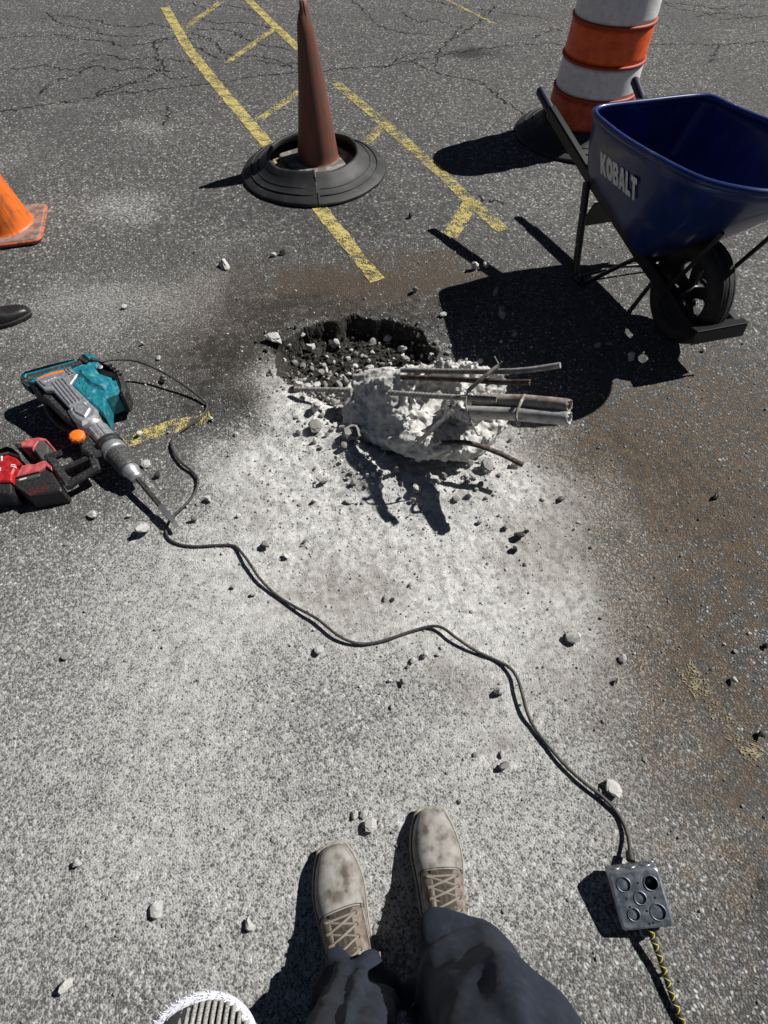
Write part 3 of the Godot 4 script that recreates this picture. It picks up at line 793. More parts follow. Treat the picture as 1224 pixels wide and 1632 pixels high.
func build_wheelbarrow():
	var fwd := Vector3(0.25, 0, 0.968).normalized()
	var t := thing("wheelbarrow", "blue steel wheelbarrow with black frame and white lettering on its side", "wheelbarrow", Transform3D(Basis(fwd, Vector3.UP, fwd.cross(Vector3.UP)), Vector3(1.215, 0, -1.885)))
	var blue := flat_mat(Color.WHITE, 0.28)
	blue.roughness_texture = noise_tex(111, 0.03, [[0.3, Color(0.65, 0.65, 0.65)], [0.7, Color(1, 1, 1)]], 4)
	blue.uv1_triplanar = true
	blue.uv1_scale = Vector3.ONE * 2.0
	blue.roughness = 0.36
	blue.clearcoat_enabled = true; blue.clearcoat = 0.25; blue.clearcoat_roughness = 0.1
	blue.metallic_specular = 0.35
	blue.albedo_texture = noise_tex(113, 0.016, [[0.3, Color(0.009, 0.022, 0.105)], [0.6, Color(0.013, 0.032, 0.148)], [0.72, Color(0.024, 0.043, 0.148)], [0.88, Color(0.08, 0.09, 0.125)]], 5)
	var black := flat_mat(lin(0.012, 0.0125, 0.014), 0.38)
	var steel := flat_mat(lin(0.5, 0.5, 0.52), 0.35, 1.0)
	# tray
	var fl := [[-0.655, 0.0], [-0.655, 0.1], [-0.65, 0.178], [-0.625, 0.205], [-0.56, 0.205], [-0.42, 0.192], [-0.27, 0.175], [-0.195, 0.162], [-0.165, 0.13], [-0.155, 0.06], [-0.155, 0.0]]
	var ri := [[-0.645, 0.0], [-0.645, 0.12], [-0.638, 0.22], [-0.6, 0.262], [-0.5, 0.275], [-0.3, 0.29], [-0.06, 0.298], [0.1, 0.275], [0.195, 0.19], [0.235, 0.09], [0.245, 0.0]]
	var fk := []; var rk := []
	for i in fl.size():
		fk.append(Vector3(fl[i][0], rail_y(fl[i][0]) + 0.024, fl[i][1])); rk.append(Vector3(ri[i][0], 0.617 + 0.075 * smoothstep(-0.6, 0.25, ri[i][0]), ri[i][1]))
	for i in range(fl.size() - 2, 0, -1):
		fk.append(fk[i] * Vector3(1, 1, -1)); rk.append(rk[i] * Vector3(1, 1, -1))
	var fr := ring_path(fk, 4); var rr := ring_path(rk, 4)
	var outer := []; var inner := []
	var mid := Vector3(-0.35, 0, 0)
	for k in 9:
		var f := k / 8.0
		var a := PackedVector3Array(); var b := PackedVector3Array()
		for i in fr.size():
			var p := fr[i].lerp(rr[i], f)
			# pressed steel: walls bow out a little, the floor edge is rounded
			var out := Vector3(p.x - mid.x, 0, p.z).normalized()
			p += out * (0.005 * sin(f * PI)) + Vector3(0, -0.004 * sin(f * PI), 0)
			a.append(p)
			b.append(p - out * 0.004 + Vector3(0, 0.004, 0))
		outer.append(a); inner.append(b)
	inner.reverse()
	var s := Shape.new()
	s.loft(outer + inner, true, true)
	var tray := part(t, "tray", s.done(), blue)
	s = Shape.new()
	s.tube(rr, 0.0115, 10, true, true)
	part(tray, "rolled_rim", s.done(), blue)
	# lettering on the side towards the camera (z > 0)
	var ia := 0
	var pa := Vector3(-0.50, 0, 0); var best := 9.0
	# the wall's plane at that place, from the floor ring and the rim ring
	var i0 := 0
	for i in rr.size():
		if rr[i].z > 0 and absf(rr[i].x + 0.38) < best: best = absf(rr[i].x + 0.38); i0 = i
	var foot := fr[i0]; var edge := rr[i0]
	var along := (rr[(i0 - 3 + rr.size()) % rr.size()] - rr[(i0 + 3) % rr.size()]).normalized()
	if along.x < 0: along = -along
	var upw := (edge - foot).normalized()
	upw = (upw - along * upw.dot(along)).normalized()
	var nrm := along.cross(upw).normalized()
	if nrm.z < 0: nrm = -nrm
	# text reads left to right seen from outside
	var tx := along; var ty := upw; var tz := nrm
	if tx.cross(ty).dot(tz) < 0: tx = -tx
	var c := foot.lerp(edge, 0.56) + nrm * 0.006 + along * 0.055 - ty * 0.012
	var letters := [
		[[[0, 0], [0.3, 0], [0.3, 0.36], [0.6, 0], [0.98, 0], [0.56, 0.52], [0.95, 1], [0.6, 1], [0.3, 0.64], [0.3, 1], [0, 1]]],
		[[[0.5, 0], [0.25, 0.02], [0.06, 0.18], [0, 0.5], [0.06, 0.82], [0.25, 0.98], [0.5, 1], [0.5, 0.74], [0.37, 0.68], [0.31, 0.5], [0.37, 0.32], [0.5, 0.26]], [[0.5, 0], [0.75, 0.02], [0.94, 0.18], [1, 0.5], [0.94, 0.82], [0.75, 0.98], [0.5, 1], [0.5, 0.74], [0.63, 0.68], [0.69, 0.5], [0.63, 0.32], [0.5, 0.26]]],
		[[[0, 0], [0.3, 0], [0.3, 1], [0, 1]], [[0.3, 0], [0.68, 0], [0.88, 0.12], [0.9, 0.35], [0.74, 0.52], [0.86, 0.66], [0.84, 0.88], [0.66, 1], [0.3, 1], [0.3, 0.78], [0.52, 0.77], [0.53, 0.63], [0.3, 0.61], [0.3, 0.41], [0.56, 0.4], [0.57, 0.23], [0.3, 0.22]]],
		[[[0, 0], [0.3, 0], [0.35, 0.18], [0.5, 0.18], [0.5, 0.4], [0.42, 0.4], [0.5, 0.72], [0.5, 1], [0.33, 1]], [[1, 0], [0.7, 0], [0.65, 0.18], [0.5, 0.18], [0.5, 0.4], [0.58, 0.4], [0.5, 0.72], [0.5, 1], [0.67, 1]]],
		[[[0, 0], [0.75, 0], [0.75, 0.25], [0.3, 0.25], [0.3, 1], [0, 1]]],
		[[[0.27, 0], [0.57, 0], [0.57, 0.75], [0.85, 0.75], [0.85, 1], [0, 1], [0, 0.75], [0.27, 0.75]]],
	]
	var wide := [0.98, 1.0, 0.9, 1.0, 0.75, 0.85]
	var pen := -0.15
	var ink := grained([[0.3, Color(0.62, 0.64, 0.68)], [0.7, Color(0.82, 0.84, 0.88)]], 0.5, 0.1, 115, 0.04)
	for k in 6:
		var sl := Shape.new()
		for poly in letters[k]:
			var o2 := PackedVector2Array()
			for q in poly: o2.append(Vector2(pen + q[0] * 0.051, (q[1] - 0.5) * 0.082))
			# prism's level runs along its y: lay it along the wall's normal
			sl.prism(o2, 0.0, 0.0008, 0.0002, Transform3D(Basis(tx, tz, ty), c))
		part(tray, "letter", sl.done(), ink)
		pen += wide[k] * 0.051 + 0.003
	for side in [-1.0, 1.0]:
		s = Shape.new()
		var path := [Vector3(-1.0, rail_y(-1.0) - 0.005, 0.226 * side), Vector3(-0.6, rail_y(-0.6), 0.185 * side), Vector3(-0.2, rail_y(-0.2), 0.128 * side), Vector3(0, 0.2, 0.09 * side), Vector3(0.13, 0.175, 0.088 * side), Vector3(0.215, 0.172, 0.088 * side)]
		s.bar(PackedVector3Array(path), 0.036, 0.048, 0.006)
		var rail := part(t, "frame_rail", s.done(), black)
		s = Shape.new()
		var h0 := Vector3(-0.985, rail_y(-0.985) - 0.004, 0.2255 * side); var h1 := Vector3(-1.125, 0.522, 0.238 * side)
		var hp := PackedVector3Array()
		var hr := []
		for k in 13:
			hp.append(h0.lerp(h1, k / 12.0)); hr.append(0.0185 + (0.0012 if k % 2 else 0.0) - (0.006 if k == 12 else 0.0))
		s.tube(hp, hr, 16)
		part(t, "handle_grip", s.done(), m.grip)
		# leg: down to a flat foot, then forward and up to the rail as a brace
		s = Shape.new()
		var lp := [Vector3(-0.60, rail_y(-0.60) - 0.01, 0.205 * side), Vector3(-0.535, 0.19, 0.207 * side), Vector3(-0.478, 0.035, 0.208 * side), Vector3(-0.462, 0.013, 0.208 * side), Vector3(-0.41, 0.012, 0.207 * side)]
		s.tube(smooth_path(lp, 5), 0.0165, 12)
		part(t, "leg", s.done(), black)
		s = Shape.new()
		s.tube(smooth_path([Vector3(-0.415, 0.014, 0.205 * side), Vector3(-0.39, 0.022, 0.2 * side), Vector3(-0.24, 0.2, 0.15 * side), Vector3(-0.2, 0.235, 0.135 * side), Vector3(-0.16, 0.228, 0.125 * side)], 5), 0.0095, 10)
		part(t, "leg_brace", s.done(), black)
		for b in [[-0.56, 0.26], [-0.515, 0.135], [-0.44, 0.02]]:
			s = Shape.new()
			s.lathe([[0.0, 0.018], [0.008, 0.017], [0.0085, 0.009], [0.0085, 0.0]], 8, Transform3D(Basis(Vector3.RIGHT, PI / 2 * side), Vector3(b[0], b[1], 0.208 * side)), false)
			part(t, "bolt", s.done(), steel)
		# nose brace from the front guard up under the tray's nose
		s = Shape.new()
		s.tube(smooth_path([Vector3(0.0, 0.235, 0.11 * side), Vector3(0.03, 0.3, 0.115 * side), Vector3(0.10, 0.47, 0.12 * side), Vector3(0.115, 0.515, 0.12 * side)], 4), 0.0085, 10)
		part(t, "nose_brace", s.done(), black)
		s = Shape.new()
		s.box(Transform3D(Basis(), Vector3(0, 0.2, 0.066 * side)), Vector3(0.07, 0.05, 0.012), 0.003)
		s.lathe([[0.0, 0.014], [0.012, 0.013], [0.013, 0.0]], 8, Transform3D(Basis(Vector3.RIGHT, PI / 2 * side), Vector3(0, 0.2, 0.107 * side)), false)
		part(t, "axle_bracket", s.done(), black)
	s = Shape.new()
	s.box(Transform3D(Basis(Vector3(0, 0, 1), -0.4), Vector3(-0.545, 0.25, 0)), Vector3(0.006, 0.14, 0.39), 0.002)
	part(t, "leg_plate", s.done(), black)
	s = Shape.new()
	s.tube(PackedVector3Array([Vector3(-0.43, 0.03, -0.2), Vector3(-0.435, 0.045, 0), Vector3(-0.43, 0.03, 0.2)]), 0.006, 8)
	part(t, "cross_bar", s.done(), black)
	s = Shape.new()
	s.box(Transform3D(Basis(Vector3(0, 0, 1), 0.2), Vector3(0.228, 0.17, 0)), Vector3(0.008, 0.05, 0.225), 0.002)
	s.box(Transform3D(Basis(Vector3(0, 0, 1), 0.2), Vector3(0.205, 0.196, 0)), Vector3(0.05, 0.005, 0.222), 0.0015)
	part(t, "front_guard", s.done(), black)
	s = Shape.new()
	s.box(Transform3D(Basis(Vector3(0, 0, 1), -0.28), Vector3(-0.19, rail_y(-0.19) - 0.005, 0)), Vector3(0.04, 0.03, 0.23), 0.003)
	part(t, "frame_cross_member", s.done(), black)
	# wheel
	var wx := Transform3D(Basis(Vector3.RIGHT, PI / 2), Vector3(0, 0.2, 0))
	var prof := []
	for k in 20:
		var a := TAU * k / 20.0
		prof.append([0.160 + 0.040 * cos(a), 0.052 * sin(a) * (0.85 + 0.15 * absf(sin(a)))])
	s = Shape.new()
	s.lathe(prof, 64, wx, true, true)
	var wheel := part(t, "wheel", s.done(), m.tyre)
	# tread blocks
	for row in [-1.0, 0.0, 1.0]:
		s = Shape.new()
		var path := PackedVector3Array()
		for k in 72:
			var a := TAU * k / 72.0
			var zig := 0.0008 * (1.0 if k % 2 else -1.0)
			path.append(wx * Vector3(cos(a) * (0.1985 - 0.004 * absf(row)), row * 0.022 + zig, sin(a) * (0.1985 - 0.004 * absf(row))))
		s.tube(path, 0.003, 6, true, true)
		part(wheel, "tread", s.done(), m.tyre)
	s = Shape.new()
	s.lathe([[0.135, -0.034], [0.142, -0.036], [0.142, -0.03], [0.122, -0.016], [0.118, 0.0], [0.122, 0.016], [0.142, 0.03], [0.142, 0.036], [0.135, 0.034], [0.112, 0.014], [0.108, 0.0], [0.112, -0.014]], 48, wx, true, true)
	s.lathe([[0.0, -0.055], [0.016, -0.055], [0.024, -0.045], [0.03, -0.02], [0.04, 0.0], [0.03, 0.02], [0.024, 0.045], [0.016, 0.055], [0.0, 0.055]], 24, wx)
	for k in 5:
		var a := TAU * k / 5.0 + 0.5
		var poly := PackedVector2Array()
		var lobe := []
		for q in [[0.03, -0.55], [0.06, -0.26], [0.09, -0.2], [0.112, -0.3], [0.115, 0.0], [0.112, 0.3], [0.09, 0.2], [0.06, 0.26], [0.03, 0.55]]:
			poly.append(Vector2(q[0], 0).rotated(q[1] * 1.35))
		s.prism(poly, -0.009, 0.009, 0.002, wx * Transform3D(Basis(Vector3.UP, a), Vector3.ZERO))
	part(wheel, "rim", s.done(), flat_mat(lin(0.014, 0.014, 0.015), 0.42))
	s = Shape.new()
	s.tube(PackedVector3Array([Vector3(0, 0.2, -0.1), Vector3(0, 0.2, 0.1)]), 0.0085, 12)
	part(t, "axle", s.done(), steel)

# ---------------------------------------------------------------- rotary hammer
# local: x back along the tool from the chuck's mouth, z to the motor's side, y up out of the side that lies uppermost
func build_hammer():
	var ax := Vector3(-0.681245, 0.095563, -0.725792).normalized(); var up := Vector3(0.122868, 0.992305, 0.015328)
	up = (up - ax * up.dot(ax)).normalized()
	var t := thing("rotary_hammer", "teal and grey corded rotary hammer with chisel bit lying on its side", "power tool", Transform3D(Basis(ax, up, ax.cross(up)), Vector3(-0.8253, 0.0529, -1.0757)))
	var teal := grained([[0.3, Color(0.006, 0.125, 0.17)], [0.62, Color(0.012, 0.19, 0.245)], [0.72, Color(0.03, 0.215, 0.265)], [0.86, Color(0.20, 0.30, 0.32)]], 0.45, 0.2, 121, 0.03, 0.015)
	var dark := grained([[0.3, Color(0.011, 0.011, 0.012)], [0.6, Color(0.022, 0.022, 0.024)], [0.72, Color(0.05, 0.05, 0.05)], [0.85, Color(0.14, 0.14, 0.135)]], 0.6, 0.12, 123, 0.05, 0.02)
	var alu := grained([[0.3, Color(0.38, 0.39, 0.41)], [0.7, Color(0.6, 0.61, 0.63)]], 0.42, 0.15, 125, 0.04, 0.012, 0.75)
	var orange := grained([[0.3, Color(0.72, 0.14, 0.012)], [0.7, Color(0.9, 0.2, 0.02)]], 0.4, 0.1, 127, 0.04, 0.01)
	var steel := grained([[0.3, Color(0.16, 0.16, 0.17)], [0.7, Color(0.42, 0.42, 0.43)]], 0.4, 0.06, 129, 0.03, 0.01, 0.85)
	var lay := func(y: float) -> Transform3D: return Transform3D(Basis(Vector3(0, 0, 1), PI / 2), Vector3(y, 0, 0))
	var pol := func(a: Array) -> PackedVector2Array:
		var o := PackedVector2Array()
		for p in a: o.append(Vector2(p[0], p[1]))
		return o
	# turned parts share the tool's axis at z = -0.008
	var axis := Transform3D(Basis(Vector3(0, 0, 1), -PI / 2), Vector3(0, 0.0, -0.008))
	var s := Shape.new()
	s.lathe([[0.0, -0.004], [0.019, -0.003], [0.022, 0.004], [0.023, 0.02], [0.0275, 0.028], [0.029, 0.04], [0.029, 0.046]], 28, axis)
	part(t, "chuck_nose", s.done(), alu)
	s = Shape.new()
	var sp := [[0.02, 0.043], [0.033, 0.045]]
	for k in 12: sp.append([0.0345 + 0.0035 * k / 11.0 + (0.0012 if k % 2 else 0.0), 0.05 + 0.075 * k / 11.0])
	sp += [[0.039, 0.13], [0.03, 0.134]]
	s.lathe(sp, 36, axis)
	part(t, "chuck_sleeve", s.done(), grained([[0.3, Color(0.03, 0.03, 0.032)], [0.75, Color(0.12, 0.12, 0.12)]], 0.5, 0.05, 131, 0.03, 0.02))
	s = Shape.new()
	s.lathe([[0.02, 0.132], [0.0405, 0.133], [0.0415, 0.14], [0.0415, 0.158], [0.04, 0.164], [0.03, 0.166]], 36, axis)
	part(t, "collar", s.done(), alu)
	s = Shape.new()
	s.lathe([[0.02, 0.163], [0.042, 0.165], [0.043, 0.17], [0.043, 0.186], [0.042, 0.19], [0.02, 0.192]], 36, axis)
	part(t, "rubber_collar", s.done(), dark)
	s = Shape.new()
	s.lathe([[0.02, 0.188], [0.034, 0.19], [0.035, 0.196], [0.035, 0.262], [0.037, 0.27], [0.043, 0.285], [0.048, 0.31], [0.05, 0.345], [0.046, 0.372], [0.02, 0.38]], 28, axis)
	for k in 7:
		var a := TAU * k / 7.0 + 0.3
		s.box(Transform3D(Basis(Vector3.RIGHT, a), Vector3(0.228, 0, -0.008)) * Transform3D(Basis(), Vector3(0, 0.035, 0)), Vector3(0.066, 0.006, 0.011), 0.002)
	part(t, "barrel", s.done(), alu)
	s = Shape.new()
	s.prism(pol.call([[0.27, -0.046], [0.315, -0.058], [0.37, -0.054], [0.372, 0.03], [0.31, 0.036], [0.275, 0.024]]), -0.042, 0.047, 0.01, Transform3D(), 0.004)
	s.prism(pol.call([[0.292, -0.02], [0.33, -0.034], [0.358, -0.03], [0.358, 0.012], [0.32, 0.014]]), 0.044, 0.053, 0.003)
	part(t, "gear_case", s.done(), alu)
	# side plate with ribs and vents
	s = Shape.new()
	s.prism(pol.call([[0.352, -0.04], [0.468, -0.045], [0.486, -0.066], [0.552, -0.071], [0.548, -0.02], [0.536, 0.026], [0.547, 0.05], [0.494, 0.057], [0.463, 0.017], [0.355, 0.025]]), 0.03, 0.05, 0.003)
	for z in [-0.03, -0.018, -0.006, 0.006]:
		s.prism(pol.call([[0.372, z - 0.003], [0.372, z + 0.003], [0.505, z + 0.004], [0.505, z - 0.002]]), 0.048, 0.0545, 0.0015)
	var plate := part(t, "side_plate", s.done(), alu)
	for v in [[0.525, 0.032], [0.525, 0.042], [0.51, 0.034], [0.51, 0.045], [0.538, 0.032], [0.535, 0.043], [0.515, -0.058], [0.525, -0.06], [0.535, -0.061], [0.505, -0.057]]:
		s = Shape.new()
		s.box(Transform3D(Basis(Vector3.UP, 0.3), Vector3(v[0], 0.0502, v[1])), Vector3(0.009, 0.003, 0.005), 0.001)
		part(plate, "vent_slot", s.done(), dark)
	# housing
	s = Shape.new()
	var tp: PackedVector2Array = pol.call([[0.535, 0.024], [0.548, 0.06], [0.546, 0.1], [0.515, 0.128], [0.468, 0.124], [0.424, 0.148], [0.332, 0.124], [0.336, 0.08], [0.258, 0.036], [0.305, 0.027], [0.356, 0.02], [0.462, 0.01], [0.494, 0.052]])
	s.prism(tp, -0.05, 0.046, 0.008, Transform3D(), 0.004)
	s.prism(pol.call([[0.565, -0.092], [0.545, 0.03], [0.535, 0.024], [0.548, -0.075]]), -0.04, 0.043, 0.004)
	s.prism(pol.call([[0.52, 0.07], [0.5, 0.112], [0.455, 0.11], [0.40, 0.118], [0.36, 0.094], [0.42, 0.062], [0.485, 0.058]]), 0.04, 0.056, 0.005, Transform3D(), 0.008)
	var house := part(t, "motor_housing", s.done(), teal)
	s = Shape.new()
	for k in 5:
		s.prism(pol.call([[0.345 + k * 0.026, 0.034 + k * 0.002], [0.352 + k * 0.026, 0.036 + k * 0.002], [0.362 + k * 0.026, 0.056 + k * 0.002], [0.356 + k * 0.026, 0.056 + k * 0.002]]), 0.044, 0.05, 0.001)
	part(house, "cooling_ribs", s.done(), teal)
	s = Shape.new()
	s.prism(pol.call([[0.424, 0.144], [0.408, 0.162], [0.345, 0.144], [0.34, 0.112], [0.4, 0.112]]), -0.046, 0.036, 0.008, Transform3D(), 0.003)
	part(house, "motor_barrel", s.done(), teal)
	s = Shape.new()
	s.prism(pol.call([[0.512, 0.126], [0.524, 0.162], [0.488, 0.182], [0.43, 0.19], [0.345, 0.164], [0.312, 0.134], [0.33, 0.12], [0.424, 0.147], [0.469, 0.121]]), -0.055, 0.043, 0.012, Transform3D(), 0.006)
	for k in 4:
		s.prism(pol.call([[0.485 - k * 0.02, 0.16 + k * 0.002], [0.478 - k * 0.02, 0.16 + k * 0.002], [0.474 - k * 0.02, 0.178 + k * 0.002], [0.481 - k * 0.02, 0.18 + k * 0.002]]), 0.038, 0.046, 0.001)
	var cap := part(t, "motor_cap", s.done(), dark)
	s = Shape.new()
	s.lathe([[0.0, 0.003], [0.0085, 0.003], [0.009, 0.0]], 24, Transform3D(Basis(), Vector3(0.489, 0.0435, 0.138)))
	var badge := part(cap, "badge", s.done(), flat_mat(lin(0.7, 0.7, 0.7), 0.4))
	s = Shape.new()
	s.lathe([[0.0045, 0.0], [0.0065, 0.0], [0.0065, 0.001], [0.0045, 0.001]], 20, Transform3D(Basis(), Vector3(0.489, 0.0466, 0.138)), false, true)
	s.box(Transform3D(Basis(Vector3.UP, 0.6), Vector3(0.489, 0.0467, 0.138)), Vector3(0.009, 0.001, 0.0018), 0.0003)
	part(badge, "emblem", s.done(), dark)
	# underside in black
	s = Shape.new()
	s.prism(pol.call([[0.31, -0.06], [0.36, -0.074], [0.47, -0.082], [0.56, -0.094], [0.56, 0.02], [0.33, 0.02]]), -0.05, 0.031, 0.008)
	s.tube(smooth_path([Vector3(0.33, -0.02, -0.066), Vector3(0.38, -0.024, -0.088), Vector3(0.45, -0.024, -0.09), Vector3(0.49, -0.02, -0.082)]), 0.014, 10)
	part(t, "lower_housing", s.done(), dark)
	# rear handle: black grip in a teal frame, orange trigger bar
	s = Shape.new()
	s.prism(pol.call([[0.64, -0.094], [0.648, -0.075], [0.636, 0.0], [0.612, 0.09], [0.596, 0.096], [0.612, 0.0], [0.63, -0.076], [0.6, -0.1], [0.57, -0.095], [0.565, -0.085], [0.6, -0.088]]), -0.016, 0.02, 0.004)
	s.prism(pol.call([[0.6, -0.07], [0.592, -0.074], [0.588, -0.05], [0.592, 0.0], [0.575, 0.06], [0.582, 0.064], [0.6, 0.004]]), -0.012, 0.02, 0.003)
	part(t, "handle_frame", s.done(), teal)
	s = Shape.new()
	s.tube(smooth_path([Vector3(0.622, -0.002, -0.088), Vector3(0.623, -0.002, -0.04), Vector3(0.609, -0.001, 0.03), Vector3(0.59, -0.002, 0.105), Vector3(0.572, -0.002, 0.128)], 6), 0.0185, 14)
	s.prism(pol.call([[0.57, 0.112], [0.603, 0.1], [0.612, 0.122], [0.565, 0.138]]), -0.02, 0.022, 0.004)
	s.prism(pol.call([[0.635, -0.098], [0.605, -0.108], [0.56, -0.1], [0.562, -0.082], [0.615, -0.08]]), -0.02, 0.02, 0.005)
	part(t, "rear_grip", s.done(), dark)
	s = Shape.new()
	s.prism(pol.call([[0.61, 0.122], [0.59, 0.152], [0.54, 0.162], [0.512, 0.13], [0.545, 0.1], [0.562, 0.128]]), -0.028, 0.03, 0.006)
	part(t, "handle_bracket", s.done(), teal)
	s = Shape.new()
	s.prism(pol.call([[0.566, -0.066], [0.586, -0.06], [0.585, 0.0], [0.57, 0.05], [0.556, 0.046], [0.564, -0.01]]), -0.008, 0.026, 0.004)
	part(t, "trigger", s.done(), orange)
	# lettering as small raised bars, too small to read
	s = Shape.new()
	for k in 6: s.box(Transform3D(Basis(Vector3.UP, -0.15), Vector3(0.543 - 0.004 * (k % 2), 0.0435, -0.035 + k * 0.0065)), Vector3(0.006, 0.001, 0.0045), 0.0003)
	for k in 4: s.box(Transform3D(Basis(Vector3.UP, -0.2), Vector3(0.522, 0.0507, -0.045 + k * 0.011)), Vector3(0.003, 0.001, 0.008), 0.0003)
	part(t, "marking", s.done(), flat_mat(lin(0.75, 0.76, 0.78), 0.5))
	# side handle: a black loop below the collar, its clamp knob on top
	s = Shape.new()
	var ca := Vector3(0.262, -0.018, -0.182); var cb := Vector3(0.222, 0.0, -0.06); var cc := Vector3(0.118, -0.006, -0.09); var cd := Vector3(0.128, -0.026, -0.186)
	for seg in [[cb, ca], [ca, cd], [cd, cc], [cc, cb]]:
		s.bar(PackedVector3Array([seg[0].lerp(seg[1], -0.08), seg[0].lerp(seg[1], 0.5) + Vector3(0, 0.002, 0), seg[0].lerp(seg[1], 1.08)]), 0.026, 0.024, 0.006)
	s.bar(PackedVector3Array([ca.lerp(cd, 0.5), cb.lerp(cc, 0.5)]), 0.02, 0.02, 0.005)
	s.prism(pol.call([[0.14, -0.04], [0.25, -0.04], [0.245, -0.085], [0.2, -0.095], [0.15, -0.08]]), -0.03, 0.018, 0.008)
	s.lathe([[0.03, 0.166], [0.046, 0.167], [0.047, 0.172], [0.047, 0.186], [0.046, 0.188], [0.03, 0.189]], 32, axis)
	part(t, "side_handle", s.done(), dark)
	s = Shape.new()
	s.tube(PackedVector3Array([Vector3(0.232, 0.0, -0.078), Vector3(0.232, 0.034, -0.078)]), 0.01, 12)
	part(t, "clamp_bolt", s.done(), steel)
	s = Shape.new()
	var kp := [[0.0, 0.05], [0.017, 0.05], [0.0225, 0.0475], [0.0245, 0.043], [0.0245, 0.034], [0.023, 0.03], [0.0, 0.029]]
	s.lathe(kp, 28, Transform3D(Basis(), Vector3(0.232, 0.008, -0.078)))
	for k in 9:
		var a := TAU * k / 9.0
		s.box(Transform3D(Basis(Vector3.UP, -a), Vector3(0.232 + cos(a) * 0.0242, 0.0475, -0.078 + sin(a) * 0.0242)), Vector3(0.003, 0.012, 0.006), 0.001)
	part(t, "clamp_knob", s.done(), orange)
	# chisel bit
	s = Shape.new()
	var bp := PackedVector3Array(); var br := []
	for k in 9: bp.append(Vector3(0.0 - 0.15 * k / 8.0, 0.0, -0.008)); br.append(0.0088)
	s.tube(bp, br, 6, false)
	part(t, "chisel_shank", s.done(), grained([[0.3, Color(0.03, 0.028, 0.026)], [0.7, Color(0.10, 0.095, 0.09)]], 0.55, 0.08, 133, 0.04, 0.01, 0.6))
	s = Shape.new()
	var tipr := []
	for k in [[-0.146, 0.0082, 0.0082], [-0.185, 0.0085, 0.0075], [-0.225, 0.0065, 0.0045], [-0.246, 0.005, 0.0009]]:
		tipr.append(PackedVector3Array([Vector3(k[0], k[2], -0.008 - k[1]), Vector3(k[0], k[2], -0.008 + k[1]), Vector3(k[0], -k[2], -0.008 + k[1]), Vector3(k[0], -k[2], -0.008 - k[1])]))
	s.loft(tipr, true, true, false)
	part(t, "chisel_tip", s.done(), flat_mat(lin(0.5, 0.5, 0.5), 0.3, 0.9))
	# power cord, in the root's axes
	var inv := t.transform.affine_inverse()
	var cable := [[150, 574, 0.125], [160, 576, 0.118], [185, 573, 0.1], [215, 575, 0.08], [245, 586, 0.062], [275, 602, 0.045], [300, 619, 0.026], [326, 640, 0.012], [329, 652, 0.007], [315, 670, 0.006], [290, 686, 0.006], [274, 702, 0.008], [276, 718, 0.012], [288, 736, 0.012], [305, 750, 0.009], [315, 764, 0.008], [311, 784, 0.008], [296, 804, 0.01], [277, 822, 0.011], [266, 840, 0.007], [267, 856, 0.006], [284, 867, 0.006], [312, 871, 0.006], [345, 869, 0.006], [373, 870, 0.007], [386, 882, 0.014], [398, 898, 0.021], [414, 922, 0.016], [440, 948, 0.008], [470, 967, 0.012], [505, 986, 0.018], [535, 1010, 0.019], [560, 1023, 0.012], [585, 1026, 0.006], [615, 1020, 0.006], [650, 1008, 0.006], [682, 999, 0.008], [704, 1000, 0.016], [728, 1017, 0.019], [758, 1037, 0.01], [790, 1052, 0.007], [812, 1064, 0.013], [824, 1080, 0.017], [832, 1105, 0.02], [840, 1135, 0.016], [852, 1160, 0.008], [875, 1190, 0.007], [905, 1224, 0.009], [935, 1250, 0.011], [965, 1274, 0.01], [987, 1300, 0.008], [1000, 1330, 0.012], [1004, 1358, 0.024], [1005, 1372, 0.03]]
	var pts := []
	for c in cable:
		var p := at(c[0], c[1], c[2])
		p.y = maxf(p.y, ground_y(p.x, p.z) + 0.0045)
		pts.append(inv * p)
	s = Shape.new()
	s.tube(smooth_path(pts, 5), 0.0044, 10)
	var cord := part(t, "power_cord", s.done(), m.cord)
	s = Shape.new()
	var g := []
	for k in 6: g.append(pts[0].lerp(pts[1], -0.6 + k * 0.45))
	s.tube(PackedVector3Array(g), [0.0085, 0.009, 0.0075, 0.008, 0.0065, 0.006], 12)
	part(cord, "strain_relief", s.done(), dark)
	s = Shape.new()
	s.tube(PackedVector3Array([pts[-2], pts[-1]]), 0.0095, 12)
	part(cord, "plug", s.done(), dark)

